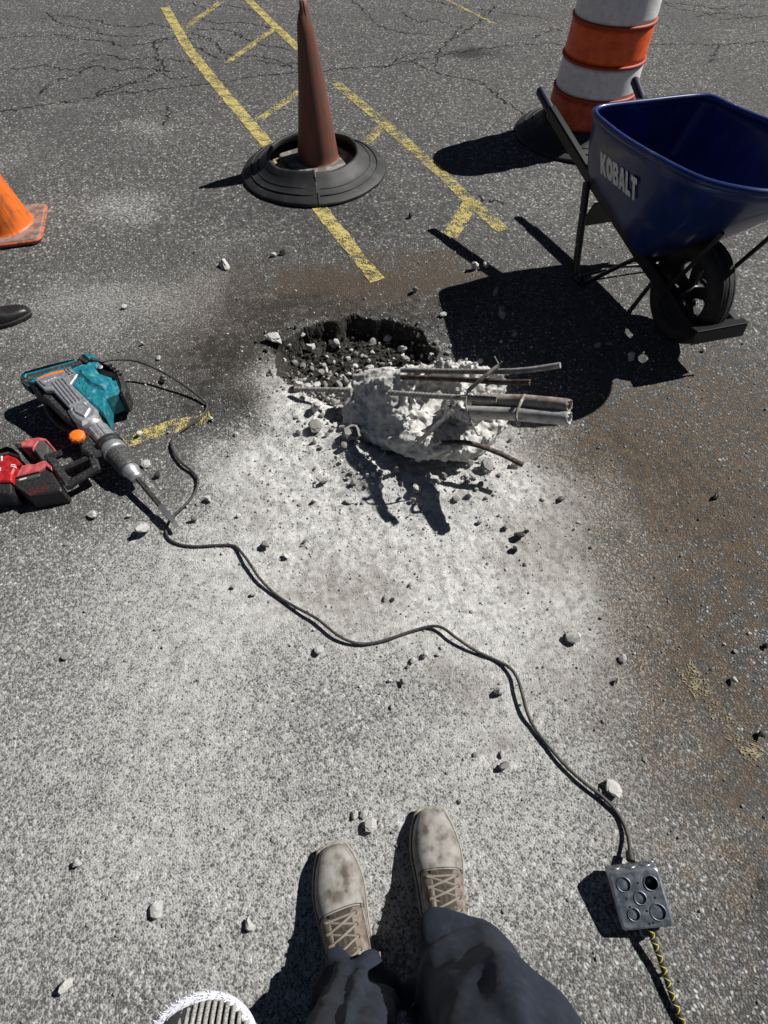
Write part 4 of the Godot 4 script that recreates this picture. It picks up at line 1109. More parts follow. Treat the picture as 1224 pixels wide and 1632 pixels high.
# ---------------------------------------------------------------- red cordless tool by the left edge
func build_drill():
	var o := Vector3(-1.2, 0, -1.12)
	var t := thing("cordless_tool", "red and black cordless power tool with battery cut off by the left edge", "power tool", Transform3D(Basis(), o))
	var red := grained([[0.3, Color(0.30, 0.010, 0.014)], [0.7, Color(0.46, 0.022, 0.026)]], 0.42, 0.15, 141, 0.03, 0.012)
	var dusty := grained([[0.3, Color(0.36, 0.06, 0.065)], [0.7, Color(0.52, 0.12, 0.125)]], 0.6, 0.12, 143, 0.03, 0.012)
	var dark := grained([[0.3, Color(0.012, 0.012, 0.013)], [0.75, Color(0.03, 0.03, 0.03)]], 0.55, 0.12, 145, 0.05, 0.02)
	var grey := grained([[0.3, Color(0.05, 0.052, 0.05)], [0.75, Color(0.085, 0.085, 0.08)]], 0.6, 0.12, 147, 0.05, 0.02)
	var tr := func(a: Array, h: float) -> PackedVector2Array:
		var out := PackedVector2Array()
		for p in a:
			var q := at(p[0] / 7.65, 660.0 + p[1] / 7.65, h) - o
			out.append(Vector2(q.x, q.z))
		return out
	var s := Shape.new()
	# motor body, running out of the picture
	s.prism(tr.call([[-330, 430], [0, 400], [100, 370], [180, 400], [260, 470], [300, 560], [300, 600], [200, 520], [90, 480], [0, 500], [-330, 560]], 0.09), 0.0, 0.09, 0.005, Transform3D(), 0.003)
	part(t, "gear_housing", s.done(), grey)
	s = Shape.new()
	s.prism(tr.call([[-330, 540], [0, 505], [90, 480], [200, 520], [290, 600], [200, 630], [160, 720], [150, 830], [90, 830], [0, 830], [-330, 860]], 0.085), 0.006, 0.085, 0.005, Transform3D(), 0.003)
	part(t, "motor_body", s.done(), red)
	s = Shape.new()
	s.prism(tr.call([[-330, 860], [0, 835], [140, 835], [150, 960], [100, 985], [0, 975], [-330, 1000]], 0.075), 0.0, 0.075, 0.004, Transform3D(), 0.002)
	part(t, "end_cap", s.done(), dark)
	s = Shape.new()
	s.prism(tr.call([[240, 345], [330, 300], [470, 275], [550, 290], [595, 330], [600, 370], [540, 330], [470, 330], [430, 380], [400, 450], [380, 400], [300, 400], [250, 400]], 0.08), 0.02, 0.08, 0.003, Transform3D(), 0.001)
	part(t, "handle_top", s.done(), dusty)
	s = Shape.new()
	s.prism(tr.call([[170, 350], [240, 345], [250, 400], [200, 410]], 0.078), 0.015, 0.078, 0.004)
	part(t, "handle_joint", s.done(), dark)
	s = Shape.new()
	s.prism(tr.call([[455, 330], [540, 320], [598, 370], [605, 440], [625, 540], [560, 590], [490, 570], [430, 480], [400, 450]], 0.078), 0.012, 0.082, 0.005, Transform3D(), 0.003)
	part(t, "grip", s.done(), grey)
	s = Shape.new()
	s.prism(tr.call([[345, 460], [385, 400], [405, 455], [380, 490]], 0.06), 0.02, 0.06, 0.004)
	part(t, "trigger", s.done(), dusty)
	s = Shape.new()
	s.prism(tr.call([[260, 630], [340, 605], [430, 610], [490, 580], [560, 560], [640, 640], [630, 690], [560, 640], [470, 700], [190, 770]], 0.075), 0.012, 0.078, 0.003, Transform3D(), 0.001)
	part(t, "battery_mount", s.done(), dusty)
	s = Shape.new()
	s.prism(tr.call([[165, 780], [470, 700], [560, 650], [640, 700], [760, 905], [740, 940], [330, 1010], [165, 890]], 0.07), 0.0, 0.07, 0.005, Transform3D(), 0.003)
	for k in 4:
		s.box(Transform3D(Basis(Vector3.UP, -0.62), at((610 + k * 38) / 7.65, 660.0 + (765 + k * 52) / 7.65, 0.062) - o), Vector3(0.012, 0.014, 0.018), 0.003)
	var bat := part(t, "battery", s.done(), dark)
	s = Shape.new()
	s.prism(tr.call([[290, 945], [570, 850], [620, 905], [370, 1000]], 0.071), 0.067, 0.0712, 0.0008)
	part(bat, "battery_label", s.done(), grained([[0.4, Color(0.03, 0.012, 0.012)], [0.7, Color(0.10, 0.03, 0.028)]], 0.45, 0.06, 149, 0.05))
	s = Shape.new()
	s.prism(tr.call([[190, 800], [470, 722], [492, 735], [470, 760], [230, 825]], 0.0715), 0.066, 0.0718, 0.0008)
	part(bat, "charge_panel", s.done(), flat_mat(lin(0.07, 0.07, 0.07), 0.45))
	s = Shape.new()
	s.prism(tr.call([[235, 790], [320, 768], [318, 785], [236, 808]], 0.073), 0.068, 0.073, 0.0006)
	part(bat, "badge", s.done(), flat_mat(lin(0.6, 0.6, 0.6), 0.5))
	for q in [[[130, 610], [180, 612], [182, 622], [134, 620]], [[128, 628], [190, 640], [186, 650], [128, 636]], [[8, 510], [28, 508], [30, 565], [12, 570]], [[-2, 650], [8, 650], [8, 690], [-2, 690]]]:
		s = Shape.new()
		s.prism(tr.call(q, 0.0865), 0.08, 0.0865, 0.0005)
		part(t, "marking", s.done(), flat_mat(lin(0.8, 0.8, 0.8), 0.5))

# ---------------------------------------------------------------- steel outlet box and cords
func build_outlet_box():
	var a := at(966, 1388, 0.066); var b := at(1050, 1390, 0.092); var c := at(1001, 1478, 0.046)
	var bx := (b - a).normalized()
	var bz := (c - a).normalized()
	var lean := bx.dot(bz)
	var bx2 := (bx - bz * lean * 0.5).normalized(); bz = (bz - bx * lean * 0.5).normalized(); bx = bx2
	bz = (bz - bx * bz.dot(bx)).normalized()
	var by := bz.cross(bx)
	var mid := at(1021, 1433, 0.068)
	var galv := grained([[0.25, Color(0.20, 0.22, 0.26)], [0.5, Color(0.31, 0.335, 0.38)], [0.75, Color(0.46, 0.48, 0.53)]], 0.45, 0.12, 151, 0.03, 0.01, 0.8)
	var t := thing("outlet_box", "grey steel electrical box with round knockouts on the end of the black cord", "electrical box", Transform3D(Basis(bx, by, bz), mid))
	# bottom face with knockout openings: an outer skin of tiles round circles
	var s := Shape.new()
	var hx := 0.054; var hz := 0.056; var dp := 0.042
	var knock := [[-0.026, -0.03, 0.0145], [0.03, -0.027, 0.0145], [0.0, -0.002, 0.0125], [-0.022, 0.026, 0.0125], [0.028, 0.026, 0.0155]]
	# walls
	var rings := []
	for k in [[-dp, 0.0, 1], [-0.008, 0.0, 1], [-0.003, 0.002, 1], [0.0, 0.006, 1]]:
		var ring := PackedVector3Array()
		for p in rounded_square(1.0, 0.16, 6): ring.append(Vector3(p.x * (hx - k[1]), k[0], p.y * (hz - k[1])))
		rings.append(ring)
	for k in [[-0.002, 0.008, 1], [-dp, 0.002, 1]]:
		var ring := PackedVector3Array()
		for p in rounded_square(1.0, 0.16, 6): ring.append(Vector3(p.x * (hx - k[1]), k[0], p.y * (hz - k[1])))
		rings.append(ring)
	s.loft(rings, false, false, true, true)
	# the floor sheet, triangulated round its holes: rays from each hole's rim to the next ring of cells
	var outline := PackedVector2Array()
	for p in rounded_square(1.0, 0.16, 6): outline.append(Vector2(p.x * (hx - 0.0055), p.y * (hz - 0.0055)))
	var cells := [outline]
	for q in knock:
		var circle := PackedVector2Array()
		for k in 20: circle.append(Vector2(q[0], q[1]) + Vector2(q[2], 0).rotated(TAU * k / 20.0))
		# join the hole to the outline by cutting the sheet in two halves
		var cut := []
		for poly in cells:
			if not Geometry2D.is_point_in_polygon(Vector2(q[0], q[1]), poly): cut.append(poly); continue
			for half in [PackedVector2Array([Vector2(-1, q[1]), Vector2(1, q[1]), Vector2(1, 1), Vector2(-1, 1)]), PackedVector2Array([Vector2(-1, -1), Vector2(1, -1), Vector2(1, q[1]), Vector2(-1, q[1])])]:
				for piece in Geometry2D.intersect_polygons(poly, half): cut.append(piece)
		cells = []
		for poly in cut:
			var left := Geometry2D.clip_polygons(poly, circle)
			if left.is_empty(): continue
			for l in left: cells.append(l)
	for poly in cells:
		var tri := Geometry2D.triangulate_polygon(poly)
		var body := PackedVector3Array(); var uv := PackedVector2Array()
		for i in range(0, tri.size(), 3):
			var p := [poly[tri[i]], poly[tri[i + 1]], poly[tri[i + 2]]]
			if (p[1] - p[0]).cross(p[2] - p[0]) < 0: p = [p[0], p[2], p[1]]
			for v in p: body.append(Vector3(v.x, 0.0, v.y)); uv.append(v)
		s.emit(body, uv, PackedVector3Array(), false, false)
	part(t, "box_shell", s.done(), galv)
	# punched discs left in the knockouts, each with its raised edge
	for q in knock:
		s = Shape.new()
		s.lathe([[q[2] + 0.0008, 0.0012], [q[2] - 0.0004, 0.002], [q[2] - 0.0014, 0.0006], [q[2] - 0.001, -0.002], [q[2] + 0.0006, -0.001]], 24, Transform3D(Basis(), Vector3(q[0], 0, q[1])), true, true)
		if q[0] != 0.03:
			s.lathe([[0.0, -0.0012], [q[2] - 0.003, -0.0012], [q[2] - 0.0016, -0.0018], [q[2] - 0.0016, -0.003], [0.0, -0.003]], 24, Transform3D(Basis(Vector3(1, 0, 0.4).normalized(), 0.05), Vector3(q[0], -0.0006, q[1])))
		else:
			# the open one shows the receptacle's screw inside
			s.lathe([[0.0, -0.012], [0.006, -0.0135], [0.008, -0.018], [0.016, -0.022]], 18, Transform3D(Basis(), Vector3(q[0], 0, q[1])))
		part(t, "knockout", s.done(), galv)
	for k in [[-0.026, 0.012], [0.004, -0.03], [-0.028, -0.004], [0.004, 0.045], [0.03, 0.0], [0.006, 0.022], [0.012, 0.044]]:
		s = Shape.new()
		s.lathe([[0.0, 0.0006], [0.0022, 0.0006], [0.0024, -0.001]], 10, Transform3D(Basis(), Vector3(k[0], 0, k[1])), false)
		part(t, "screw_hole", s.done(), flat_mat(lin(0.008, 0.008, 0.009), 0.9))
	# three knockouts in the side wall that faces away from the feet
	for x in [-0.034, -0.002, 0.032]:
		s = Shape.new()
		var r := 0.0125 if x == -0.002 else 0.0105
		s.lathe([[0.0, 0.0006], [r - 0.003, 0.0008], [r - 0.0018, 0.0], [r - 0.001, 0.002], [r + 0.0004, 0.0018], [r + 0.001, -0.001], [0.0, -0.0015]], 22, Transform3D(Basis(Vector3.RIGHT, -PI / 2), Vector3(x, -0.02, -hz - 0.0004)))
		part(t, "side_knockout", s.done(), galv)
	s = Shape.new()
	s.box(Transform3D(Basis(), Vector3(-0.006, -0.04, hz + 0.012)), Vector3(0.024, 0.022, 0.026), 0.004)
	s.tube(PackedVector3Array([Vector3(0.014, -0.03, hz + 0.0), Vector3(0.016, -0.03, hz + 0.02)]), 0.01, 12)
	part(t, "cable_clamp", s.done(), flat_mat(lin(0.16, 0.16, 0.17), 0.5, 0.6))
	# receptacle body under the box
	s = Shape.new()
	s.box(Transform3D(Basis(), Vector3(0.0, -dp - 0.002, 0.0)), Vector3(0.106, 0.007, 0.11), 0.002)
	part(t, "cover_plate", s.done(), galv)
	# yellow and black cord
	var inv := t.transform.affine_inverse()
	var pts := []
	for c2 in [[1036, 1480, 0.034], [1042, 1500, 0.03], [1056, 1540, 0.02], [1072, 1590, 0.014], [1088, 1630, 0.01], [1102, 1670, 0.008], [1120, 1730, 0.007], [1150, 1800, 0.007]]:
		pts.append(inv * at(c2[0], c2[1], c2[2]))
	var path := smooth_path(pts, 8)
	s = Shape.new()
	s.tube(path, 0.0058, 12)
	var cord := part(t, "extension_cord", s.done(), flat_mat(lin(0.02, 0.02, 0.018), 0.6))
	# the yellow tracer wound round it
	var fr := Shape.frames(path)
	for w in 2:
		s = Shape.new()
		var wind := PackedVector3Array()
		var along := 0.0
		for i in path.size() - 1:
			for k in 5:
				var f := k / 5.0
				var p := path[i].lerp(path[i + 1], f)
				along += path[i].distance_to(path[i + 1]) / 5.0
				var an := along / 0.021 * TAU * (1.0 if w else -1.0)
				wind.append(p + (fr[i][1] * sin(an) + fr[i][2] * cos(an)) * 0.0052)
		s.tube(wind, 0.0014, 5)
		part(cord, "yellow_tracer", s.done(), flat_mat(lin(0.50, 0.42, 0.06), 0.6))

# ---------------------------------------------------------------- the person: boots, trousers, sleeve, glove
const BOOT_W := [[0.0, 0.012], [0.015, 0.026], [0.05, 0.033], [0.11, 0.0425], [0.2, 0.0505], [0.3, 0.0545], [0.42, 0.0515], [0.55, 0.0465], [0.7, 0.043], [0.85, 0.043], [0.95, 0.036], [1.0, 0.018]]
const BOOT_H := [[0.0, 0.034], [0.015, 0.046], [0.05, 0.056], [0.11, 0.064], [0.2, 0.070], [0.3, 0.078], [0.42, 0.096], [0.55, 0.124], [0.64, 0.145], [0.7, 0.155], [0.85, 0.16], [0.95, 0.155], [1.0, 0.14]]
const BOOT_L := 0.305

func curve(tab: Array, t: float) -> float:
	for i in tab.size() - 1:
		if t <= tab[i + 1][0]:
			var y0: float = tab[maxi(i - 1, 0)][1]; var y3: float = tab[mini(i + 2, tab.size() - 1)][1]
			return cubic_interpolate(tab[i][1], tab[i + 1][1], y0, y3, (t - tab[i][0]) / (tab[i + 1][0] - tab[i][0]))
	return tab[-1][1]

func boot_point(t: float, a: float, side: float, grow := 0.0) -> Vector3:
	# a: 0 on the right edge, PI on the left, over the top
	var w := curve(BOOT_W, t) + grow; var h := curve(BOOT_H, t) + grow
	var cx := -side * 0.008 * (1.0 - smoothstep(0.0, 0.5, t))
	var ca := cos(a); var sa := sin(a)
	var x := signf(ca) * pow(absf(ca), 0.72) * w
	var y := 0.024 + (h - 0.024) * pow(maxf(sa, 0.0), 0.78)
	# walking creases across the ball
	if t > 0.3 and t < 0.46: y -= 0.0016 * pow(maxf(0.0, sin((t - 0.3) / 0.16 * TAU * 2.0 + x * 30.0)), 3.0) * sa
	return Vector3(x + cx, y, t * BOOT_L)

func boot(parent: Node3D, xf: Transform3D, side: float, dirt_seed: int):
	var leather := grained([[0.24, Color(0.075, 0.06, 0.045)], [0.36, Color(0.17, 0.15, 0.13)], [0.5, Color(0.26, 0.25, 0.23)], [0.8, Color(0.34, 0.333, 0.318)]], 0.85, 0.22, dirt_seed, 0.028, 0.05, 0.0, 6)
	var brown := grained([[0.25, Color(0.10, 0.075, 0.055)], [0.55, Color(0.20, 0.17, 0.14)], [0.8, Color(0.29, 0.265, 0.235)]], 0.85, 0.12, dirt_seed + 20, 0.025, 0.03)
	var welt := grained([[0.25, Color(0.20, 0.18, 0.15)], [0.6, Color(0.34, 0.32, 0.28)]], 0.85, 0.1, dirt_seed + 40, 0.03, 0.03)
	var s := Shape.new()
	var rings := []
	for j in 41:
		var t := pow(j / 40.0, 1.25)
		var ring := PackedVector3Array()
		for k in 25: ring.append(boot_point(t, PI * k / 24.0, side))
		for k in 5: ring.append(Vector3(lerpf(ring[24].x, ring[0].x, (k + 1) / 6.0), 0.02, t * BOOT_L))
		rings.append(ring)
	s.loft(rings, true, true)
	var b := part(parent, "boot", s.done(), leather, xf)
	# stitched welt and sole
	for lay in [["welt", 0.014, 0.026, 0.0065, welt], ["sole", 0.0, 0.0145, 0.0045, m.sole]]:
		s = Shape.new()
		var poly := PackedVector2Array()
		for q in 2:
			for j in range(1 if q else 0, 41 if q == 0 else 40):
				var t := pow((j if q == 0 else 40 - j) / 40.0, 1.25)
				var p := boot_point(t, 0.0 if q == 0 else PI, side)
				var sx := 1.0 if q == 0 else -1.0
				poly.append(Vector2(p.x + sx * lay[3], p.z + lay[3] * (-1.0 + 2.0 * t)))
		s.prism(poly, lay[1], lay[2], 0.003)
		part(b, lay[0], s.done(), lay[4])
	# eyelet flaps either side of the tongue
	for sd in [-1.0, 1.0]:
		s = Shape.new()
		var rows := []
		for j in 15:
			var t := lerpf(0.41, 0.76, j / 14.0)
			var ring := PackedVector3Array()
			var a0: float = PI / 2 - sd * 0.30; var a1: float = PI / 2 - sd * (1.15 - 0.35 * absf(j - 9.0) / 9.0)
			for k in 7: ring.append(boot_point(t, lerpf(a0, a1, k / 6.0), side, 0.0042 if j > 0 else 0.001))
			for k in 7: ring.append(boot_point(t, lerpf(a1, a0, k / 6.0), side, -0.004))
			rows.append(ring)
		s.loft(rings_of(rows), true, true)
		part(b, "eyelet_flap", s.done(), brown)
	s = Shape.new()
	var tg := []
	for j in 13:
		var t := lerpf(0.4, 0.8, j / 12.0)
		var ring := PackedVector3Array()
		for k in 9: ring.append(boot_point(t, lerpf(PI / 2 - 0.4, PI / 2 + 0.4, k / 8.0), side, 0.0015 + 0.002 * sin(k / 8.0 * PI)))
		for k in 9: ring.append(boot_point(t, lerpf(PI / 2 + 0.4, PI / 2 - 0.4, k / 8.0), side, -0.004))
		tg.append(ring)
	s.loft(tg, true, true)
	part(b, "tongue", s.done(), m.tongue)
	# stitched seams: along the flaps, over the vamp and round the welt
	for sd in [-1.0, 1.0]:
		for row in [0.0, 0.05]:
			var path := []
			for k in 16:
				var t := lerpf(0.40, 0.74, k / 15.0)
				path.append(boot_point(t, PI / 2 - sd * (1.22 + row - 0.35 * absf(k / 15.0 * 14.0 - 9.0) / 9.0), side, 0.0006))
			s = Shape.new()
			s.tube(smooth_path(path, 2), 0.0009, 5)
			part(b, "seam", s.done(), m.tongue)
	for row in [0.385, 0.398]:
		s = Shape.new()
		var path := []
		for k in 19: path.append(boot_point(row + 0.035 * pow(absf(k / 9.0 - 1.0), 2.0), lerpf(0.35, PI - 0.35, k / 18.0), side, 0.0005))
		s.tube(smooth_path(path, 2), 0.0009, 5)
		part(b, "seam", s.done(), m.tongue)
	s = Shape.new()
	var wl := []
	for k in 60:
		var t := 0.012 + 0.8 * absf(1.0 - k / 29.5)
		var q := boot_point(t, 0.0 if k < 30 else PI, side)
		wl.append(Vector3(q.x + (0.0035 if k < 30 else -0.0035), 0.0262, q.z - 0.003 * (1.0 - minf(1.0, t * 6.0))))
	s.tube(PackedVector3Array(wl), 0.0008, 5)
	part(b, "welt_stitching", s.done(), m.lace)
	# laces: crossed between five pairs of eyelets
	var laces := Shape.new()
	var eye_mat := flat_mat(lin(0.14, 0.10, 0.06), 0.5, 0.6)
	for j in 5:
		var t0 := 0.435 + 0.062 * j
		for sd in [-1.0, 1.0]:
			var e0 := boot_point(t0, PI / 2 - sd * 0.46, side, 0.006); var e1 := boot_point(t0 + 0.062, PI / 2 + sd * 0.46, side, 0.006)
			var mid := (e0 + e1) / 2.0 + Vector3(0, 0.004 + (0.0025 if sd > 0 else 0.0), 0)
			if j < 4: laces.tube(smooth_path([e0 + Vector3(0, -0.002, 0), mid, e1 + Vector3(0, -0.002, 0)], 6), 0.0027, 7)
			var eyes := Shape.new()
			eyes.lathe([[0.0018, 0.0012], [0.0036, 0.0016], [0.0042, 0.0], [0.0018, -0.001]], 10, Transform3D(Basis(), e0 + Vector3(0, -0.001, 0)), true, true)
			part(b, "eyelet", eyes.done(), eye_mat)
	var l0 := boot_point(0.435, PI / 2 - 0.46, side, 0.006); var l1 := boot_point(0.435, PI / 2 + 0.46, side, 0.006)
	laces.tube(smooth_path([l0, (l0 + l1) / 2 + Vector3(0, 0.003, 0), l1], 6), 0.0027, 7)
	var knot := boot_point(0.68, PI / 2, side, 0.008)
	laces.tube(smooth_path([knot, knot + Vector3(0.025, 0.012, -0.008), knot + Vector3(0.05, 0.0, 0.0), knot + Vector3(0.058, -0.02, 0.012), knot + Vector3(0.062, -0.035, 0.0)], 6), 0.002, 6)
	part(b, "laces", laces.done(), m.lace)

func rings_of(a: Array) -> Array:
	return a

func build_person():
	m.sole = grained([[0.3, Color(0.05, 0.045, 0.04)], [0.7, Color(0.14, 0.13, 0.115)]], 0.9, 0.1, 161, 0.03, 0.03)
	m.tongue = grained([[0.3, Color(0.035, 0.027, 0.02)], [0.7, Color(0.09, 0.072, 0.055)]], 0.9, 0.06, 165, 0.04, 0.03)
	m.lace = grained([[0.3, Color(0.16, 0.14, 0.115)], [0.7, Color(0.27, 0.245, 0.21)]], 0.9, 0.02, 163, 0.05)
	var t := thing("person", "person in dusty tan lace-up boots and dark navy trousers", "person")
	boot(t, Transform3D(Basis(Vector3.UP, 0.31), Vector3(-0.131, 0, -0.022)), -1.0, 171)
	boot(t, Transform3D(Basis(Vector3.UP, 0.05), Vector3(0.119, 0, -0.1)), 1.0, 173)
	var fold := FastNoiseLite.new(); fold.seed = 12; fold.frequency = 1.0; fold.fractal_octaves = 2
	var la := Vector3(-0.052, 0.15, 0.225); var lk := Vector3(-0.052, 0.5, 0.27); var lh := Vector3(-0.085, 0.93, 0.40)
	var ra := Vector3(0.147, 0.15, 0.192); var rk := Vector3(0.165, 0.5, 0.215); var rh := Vector3(0.11, 0.93, 0.40)
	var leg := func(p: Vector3) -> float:
		var d1 := capsule(p, la, lk, 0.064, 0.084)
		d1 = minf(d1, capsule(p, lk, lh, 0.084, 0.105))
		var d2 := capsule(p, ra, rk, 0.074, 0.096)
		d2 = minf(d2, capsule(p, rk, rh, 0.096, 0.108))
		# cloth bunches over the boots in sagging folds
		var low := clampf((0.34 - p.y) / 0.22, 0.0, 1.0)
		d1 -= low * 0.013 * sin(p.y * 62.0 + p.x * 22.0 + p.z * 16.0) + 0.014 * (0.5 - absf(fold.get_noise_3d(p.x * 9.0, p.y * 6.0 - p.x * 8.0, p.z * 9.0)))
		d2 -= low * 0.02 * sin(p.y * 50.0 - p.x * 26.0 + p.z * 20.0 + 1.2) + 0.010 * (0.5 - absf(fold.get_noise_3d(p.x * 9.0 + 30.0, p.y * 6.0 + p.x * 8.0, p.z * 9.0)))
		d2 -= 0.024 * exp(-pow((p.y - 0.165 - 0.25 * (p.z - 0.15)) / 0.03, 2.0)) - 0.016 * exp(-pow((p.y - 0.235 - 0.3 * (p.z - 0.15) + 0.2 * (p.x - 0.15)) / 0.02, 2.0)) + 0.018 * exp(-pow((p.y - 0.31 + 0.3 * (p.x - 0.15)) / 0.05, 2.0))
		d1 -= 0.012 * exp(-pow((p.y - 0.16 - 0.3 * (p.x + 0.05)) / 0.025, 2.0)) - 0.012 * exp(-pow((p.y - 0.215) / 0.018, 2.0))
		var d := minf(d1, d2)
		d = smin(d, capsule(p, Vector3(-0.06, 0.98, 0.42), Vector3(0.08, 0.98, 0.42), 0.13, 0.13), 0.04)
		# long soft creases down the legs, hems cut level
		d -= 0.006 * sin(atan2(p.z - 0.2, p.x - (-0.05 if p.x < 0.05 else 0.17)) * 5.0 + p.y * 6.0)
		var hem := 0.112 + 0.12 * (p.z - 0.12) * -0.1 + (0.004 if p.x > 0.05 else 0.0)
		return maxf(maxf(d, hem - p.y), p.y - 1.04)
	part(t, "trousers", nets(Vector3(-0.25, 0.08, -0.02), Vector3(0.34, 1.06, 0.60), 0.0095, leg), m.denim)
	# shirt and left sleeve, out of the picture save what they shade
	var shirt := func(p: Vector3) -> float:
		var q := (p - Vector3(0.01, 1.2, 0.44)) / Vector3(0.2, 0.3, 0.13)
		var d := (q.length() - 1.0) * 0.12
		d = smin(d, capsule(p, Vector3(-0.2, 1.38, 0.45), Vector3(-0.3, 1.12, 0.4), 0.06, 0.052), 0.05)
		d = smin(d, capsule(p, Vector3(-0.3, 1.12, 0.4), Vector3(-0.18, 0.97, 0.22), 0.05, 0.042), 0.02)
		return d
	part(t, "shirt", nets(Vector3(-0.42, 0.84, 0.12), Vector3(0.3, 1.54, 0.62), 0.02, shirt), m.denim)
	# knitted glove at the end of the lowered left arm
	var gx := Transform3D(Basis(Vector3.UP, 0.25) * Basis(Vector3.RIGHT, 0.35), at(315, 1690, 0.9)).scaled_local(Vector3(0.78, 0.8, 0.9))
	var s := Shape.new()
	var rings := []
	for j in 13:
		var f := j / 12.0
		var ring := PackedVector3Array()
		for k in 48:
			var a := TAU * k / 48.0
			var r := 1.0 - 0.92 * pow(f, 3.0)
			var y := 0.03 * sin(f * PI / 2)
			ring.append(gx * Vector3(cos(a) * 0.054 * r, y - 0.015, sin(a) * 0.042 * r))
		rings.append(ring)
	s.loft(rings, true, true)
	var glove := part(t, "glove", s.done(), m.knit_dark)
	for k in 15:
		s = Shape.new()
		var path := []
		var x := lerpf(-0.047, 0.047, k / 14.0)
		var zr := 0.041 * sqrt(maxf(0.0, 1.0 - pow(x / 0.052, 2.0)))
		for q in 13:
			var z := lerpf(-zr, zr, q / 12.0)
			var e := clampf(sqrt(pow(x / 0.054, 2.0) + pow(z / 0.042, 2.0)), 0.0, 1.0)
			var f := pow((1.0 - minf(e, 0.999)) / 0.92, 1.0 / 3.0) if e > 0.08 else 1.0
			path.append(gx * Vector3(x - z * 0.3, 0.03 * sin(minf(f, 1.0) * PI / 2) - 0.0135, z))
		s.tube(smooth_path(path, 3), 0.0019, 7)
		part(glove, "knit_rib", s.done(), m.knit_light)
	s = Shape.new()
	var edge := PackedVector3Array()
	for k in 64: edge.append(gx * Vector3(cos(TAU * k / 64.0) * 0.0545, -0.007, sin(TAU * k / 64.0) * 0.0425))
	s.tube(edge, 0.0045, 10, true, true)
	part(glove, "trim", s.done(), m.fleece)
	# short loose fibres standing off the trim
	s = Shape.new()
	var rng := RandomNumberGenerator.new(); rng.seed = 5
	for k in 500:
		var a := rng.randf() * TAU
		var p0 := Vector3(cos(a) * 0.0545, -0.007, sin(a) * 0.0425)
		var d := (Vector3(cos(a), 0, sin(a)) * rng.randf_range(-0.5, 1.0) + Vector3(rng.randf_range(-0.4, 0.4), rng.randf_range(0.2, 1.0), rng.randf_range(-0.4, 0.4))).normalized()
		s.tube(PackedVector3Array([gx * (p0 + d * 0.004), gx * (p0 + d * rng.randf_range(0.0075, 0.0105))]), [0.0005, 0.0001], 3, false)
	part(glove, "loose_fibres", s.done(), m.fleece)
	# hand and wrist inside, joining glove and sleeve
	s = Shape.new()
	var wrist := at(318, 1662, 0.9)
	s.tube(smooth_path([wrist + Vector3(0, -0.01, 0.0), wrist + Vector3(-0.01, 0.0, 0.06), Vector3(-0.18, 0.965, 0.215)], 5), [0.03, 0.034, 0.035, 0.036, 0.036, 0.036, 0.037, 0.037, 0.037, 0.037, 0.037], 18)
	part(glove, "cuff", s.done(), m.knit_dark)

func build_black_shoe():
	var a := at(44, 492, 0.03)
	var dir := (at(-60, 520, 0.0) - at(44, 492, 0.0)); dir.y = 0; dir = dir.normalized()
	var ang := atan2(dir.x, dir.z)
	var t := thing("black_shoe", "toe of a black shoe at the left edge beneath the orange cone", "shoe", Transform3D(Basis(Vector3.UP, ang), Vector3(a.x, 0, a.z)))
	var s := Shape.new()
	var rings := []
	for j in 31:
		var f := pow(j / 30.0, 1.25)
		var ring := PackedVector3Array()
		for k in 21:
			var p := boot_point(f * 0.92, PI * k / 20.0, 1.0) * Vector3(0.88, 0.72, 0.95)
			ring.append(p)
		for k in 3: ring.append(Vector3(lerpf(ring[20].x, ring[0].x, (k + 1) / 4.0), 0.012, ring[0].z))
		rings.append(ring)
	s.loft(rings, true, true)
	part(t, "upper", s.done(), grained([[0.3, Color(0.008, 0.008, 0.009)], [0.75, Color(0.02, 0.02, 0.022)]], 0.4, 0.1, 181, 0.04, 0.02))
	s = Shape.new()
	var poly := PackedVector2Array()
	for q in 2:
		for j in range(1 if q else 0, 31 if q == 0 else 30):
			var f := pow((j if q == 0 else 30 - j) / 30.0, 1.25) * 0.92
			var p := boot_point(f, 0.0 if q == 0 else PI, 1.0)
			poly.append(Vector2(p.x * 0.88 + (0.005 if q == 0 else -0.005), p.z * 0.95 + 0.005 * (-1.0 + 2.0 * f)))
	s.prism(poly, 0.0, 0.02, 0.004)
	part(t, "sole", s.done(), m.tyre)
	s = Shape.new()
	for k in 16:
		var f := 0.06 + 0.05 * k
		var p := boot_point(f * 0.92, PI - 0.25, 1.0) * Vector3(0.88, 0.72, 0.95)
		s.box(Transform3D(Basis(), p + Vector3(-0.002, 0.002, 0)), Vector3(0.008, 0.01, 0.006), 0.0015)
	part(t, "side_ribs", s.done(), m.tyre)

# ---------------------------------------------------------------- broken footing
var footing_field: Callable

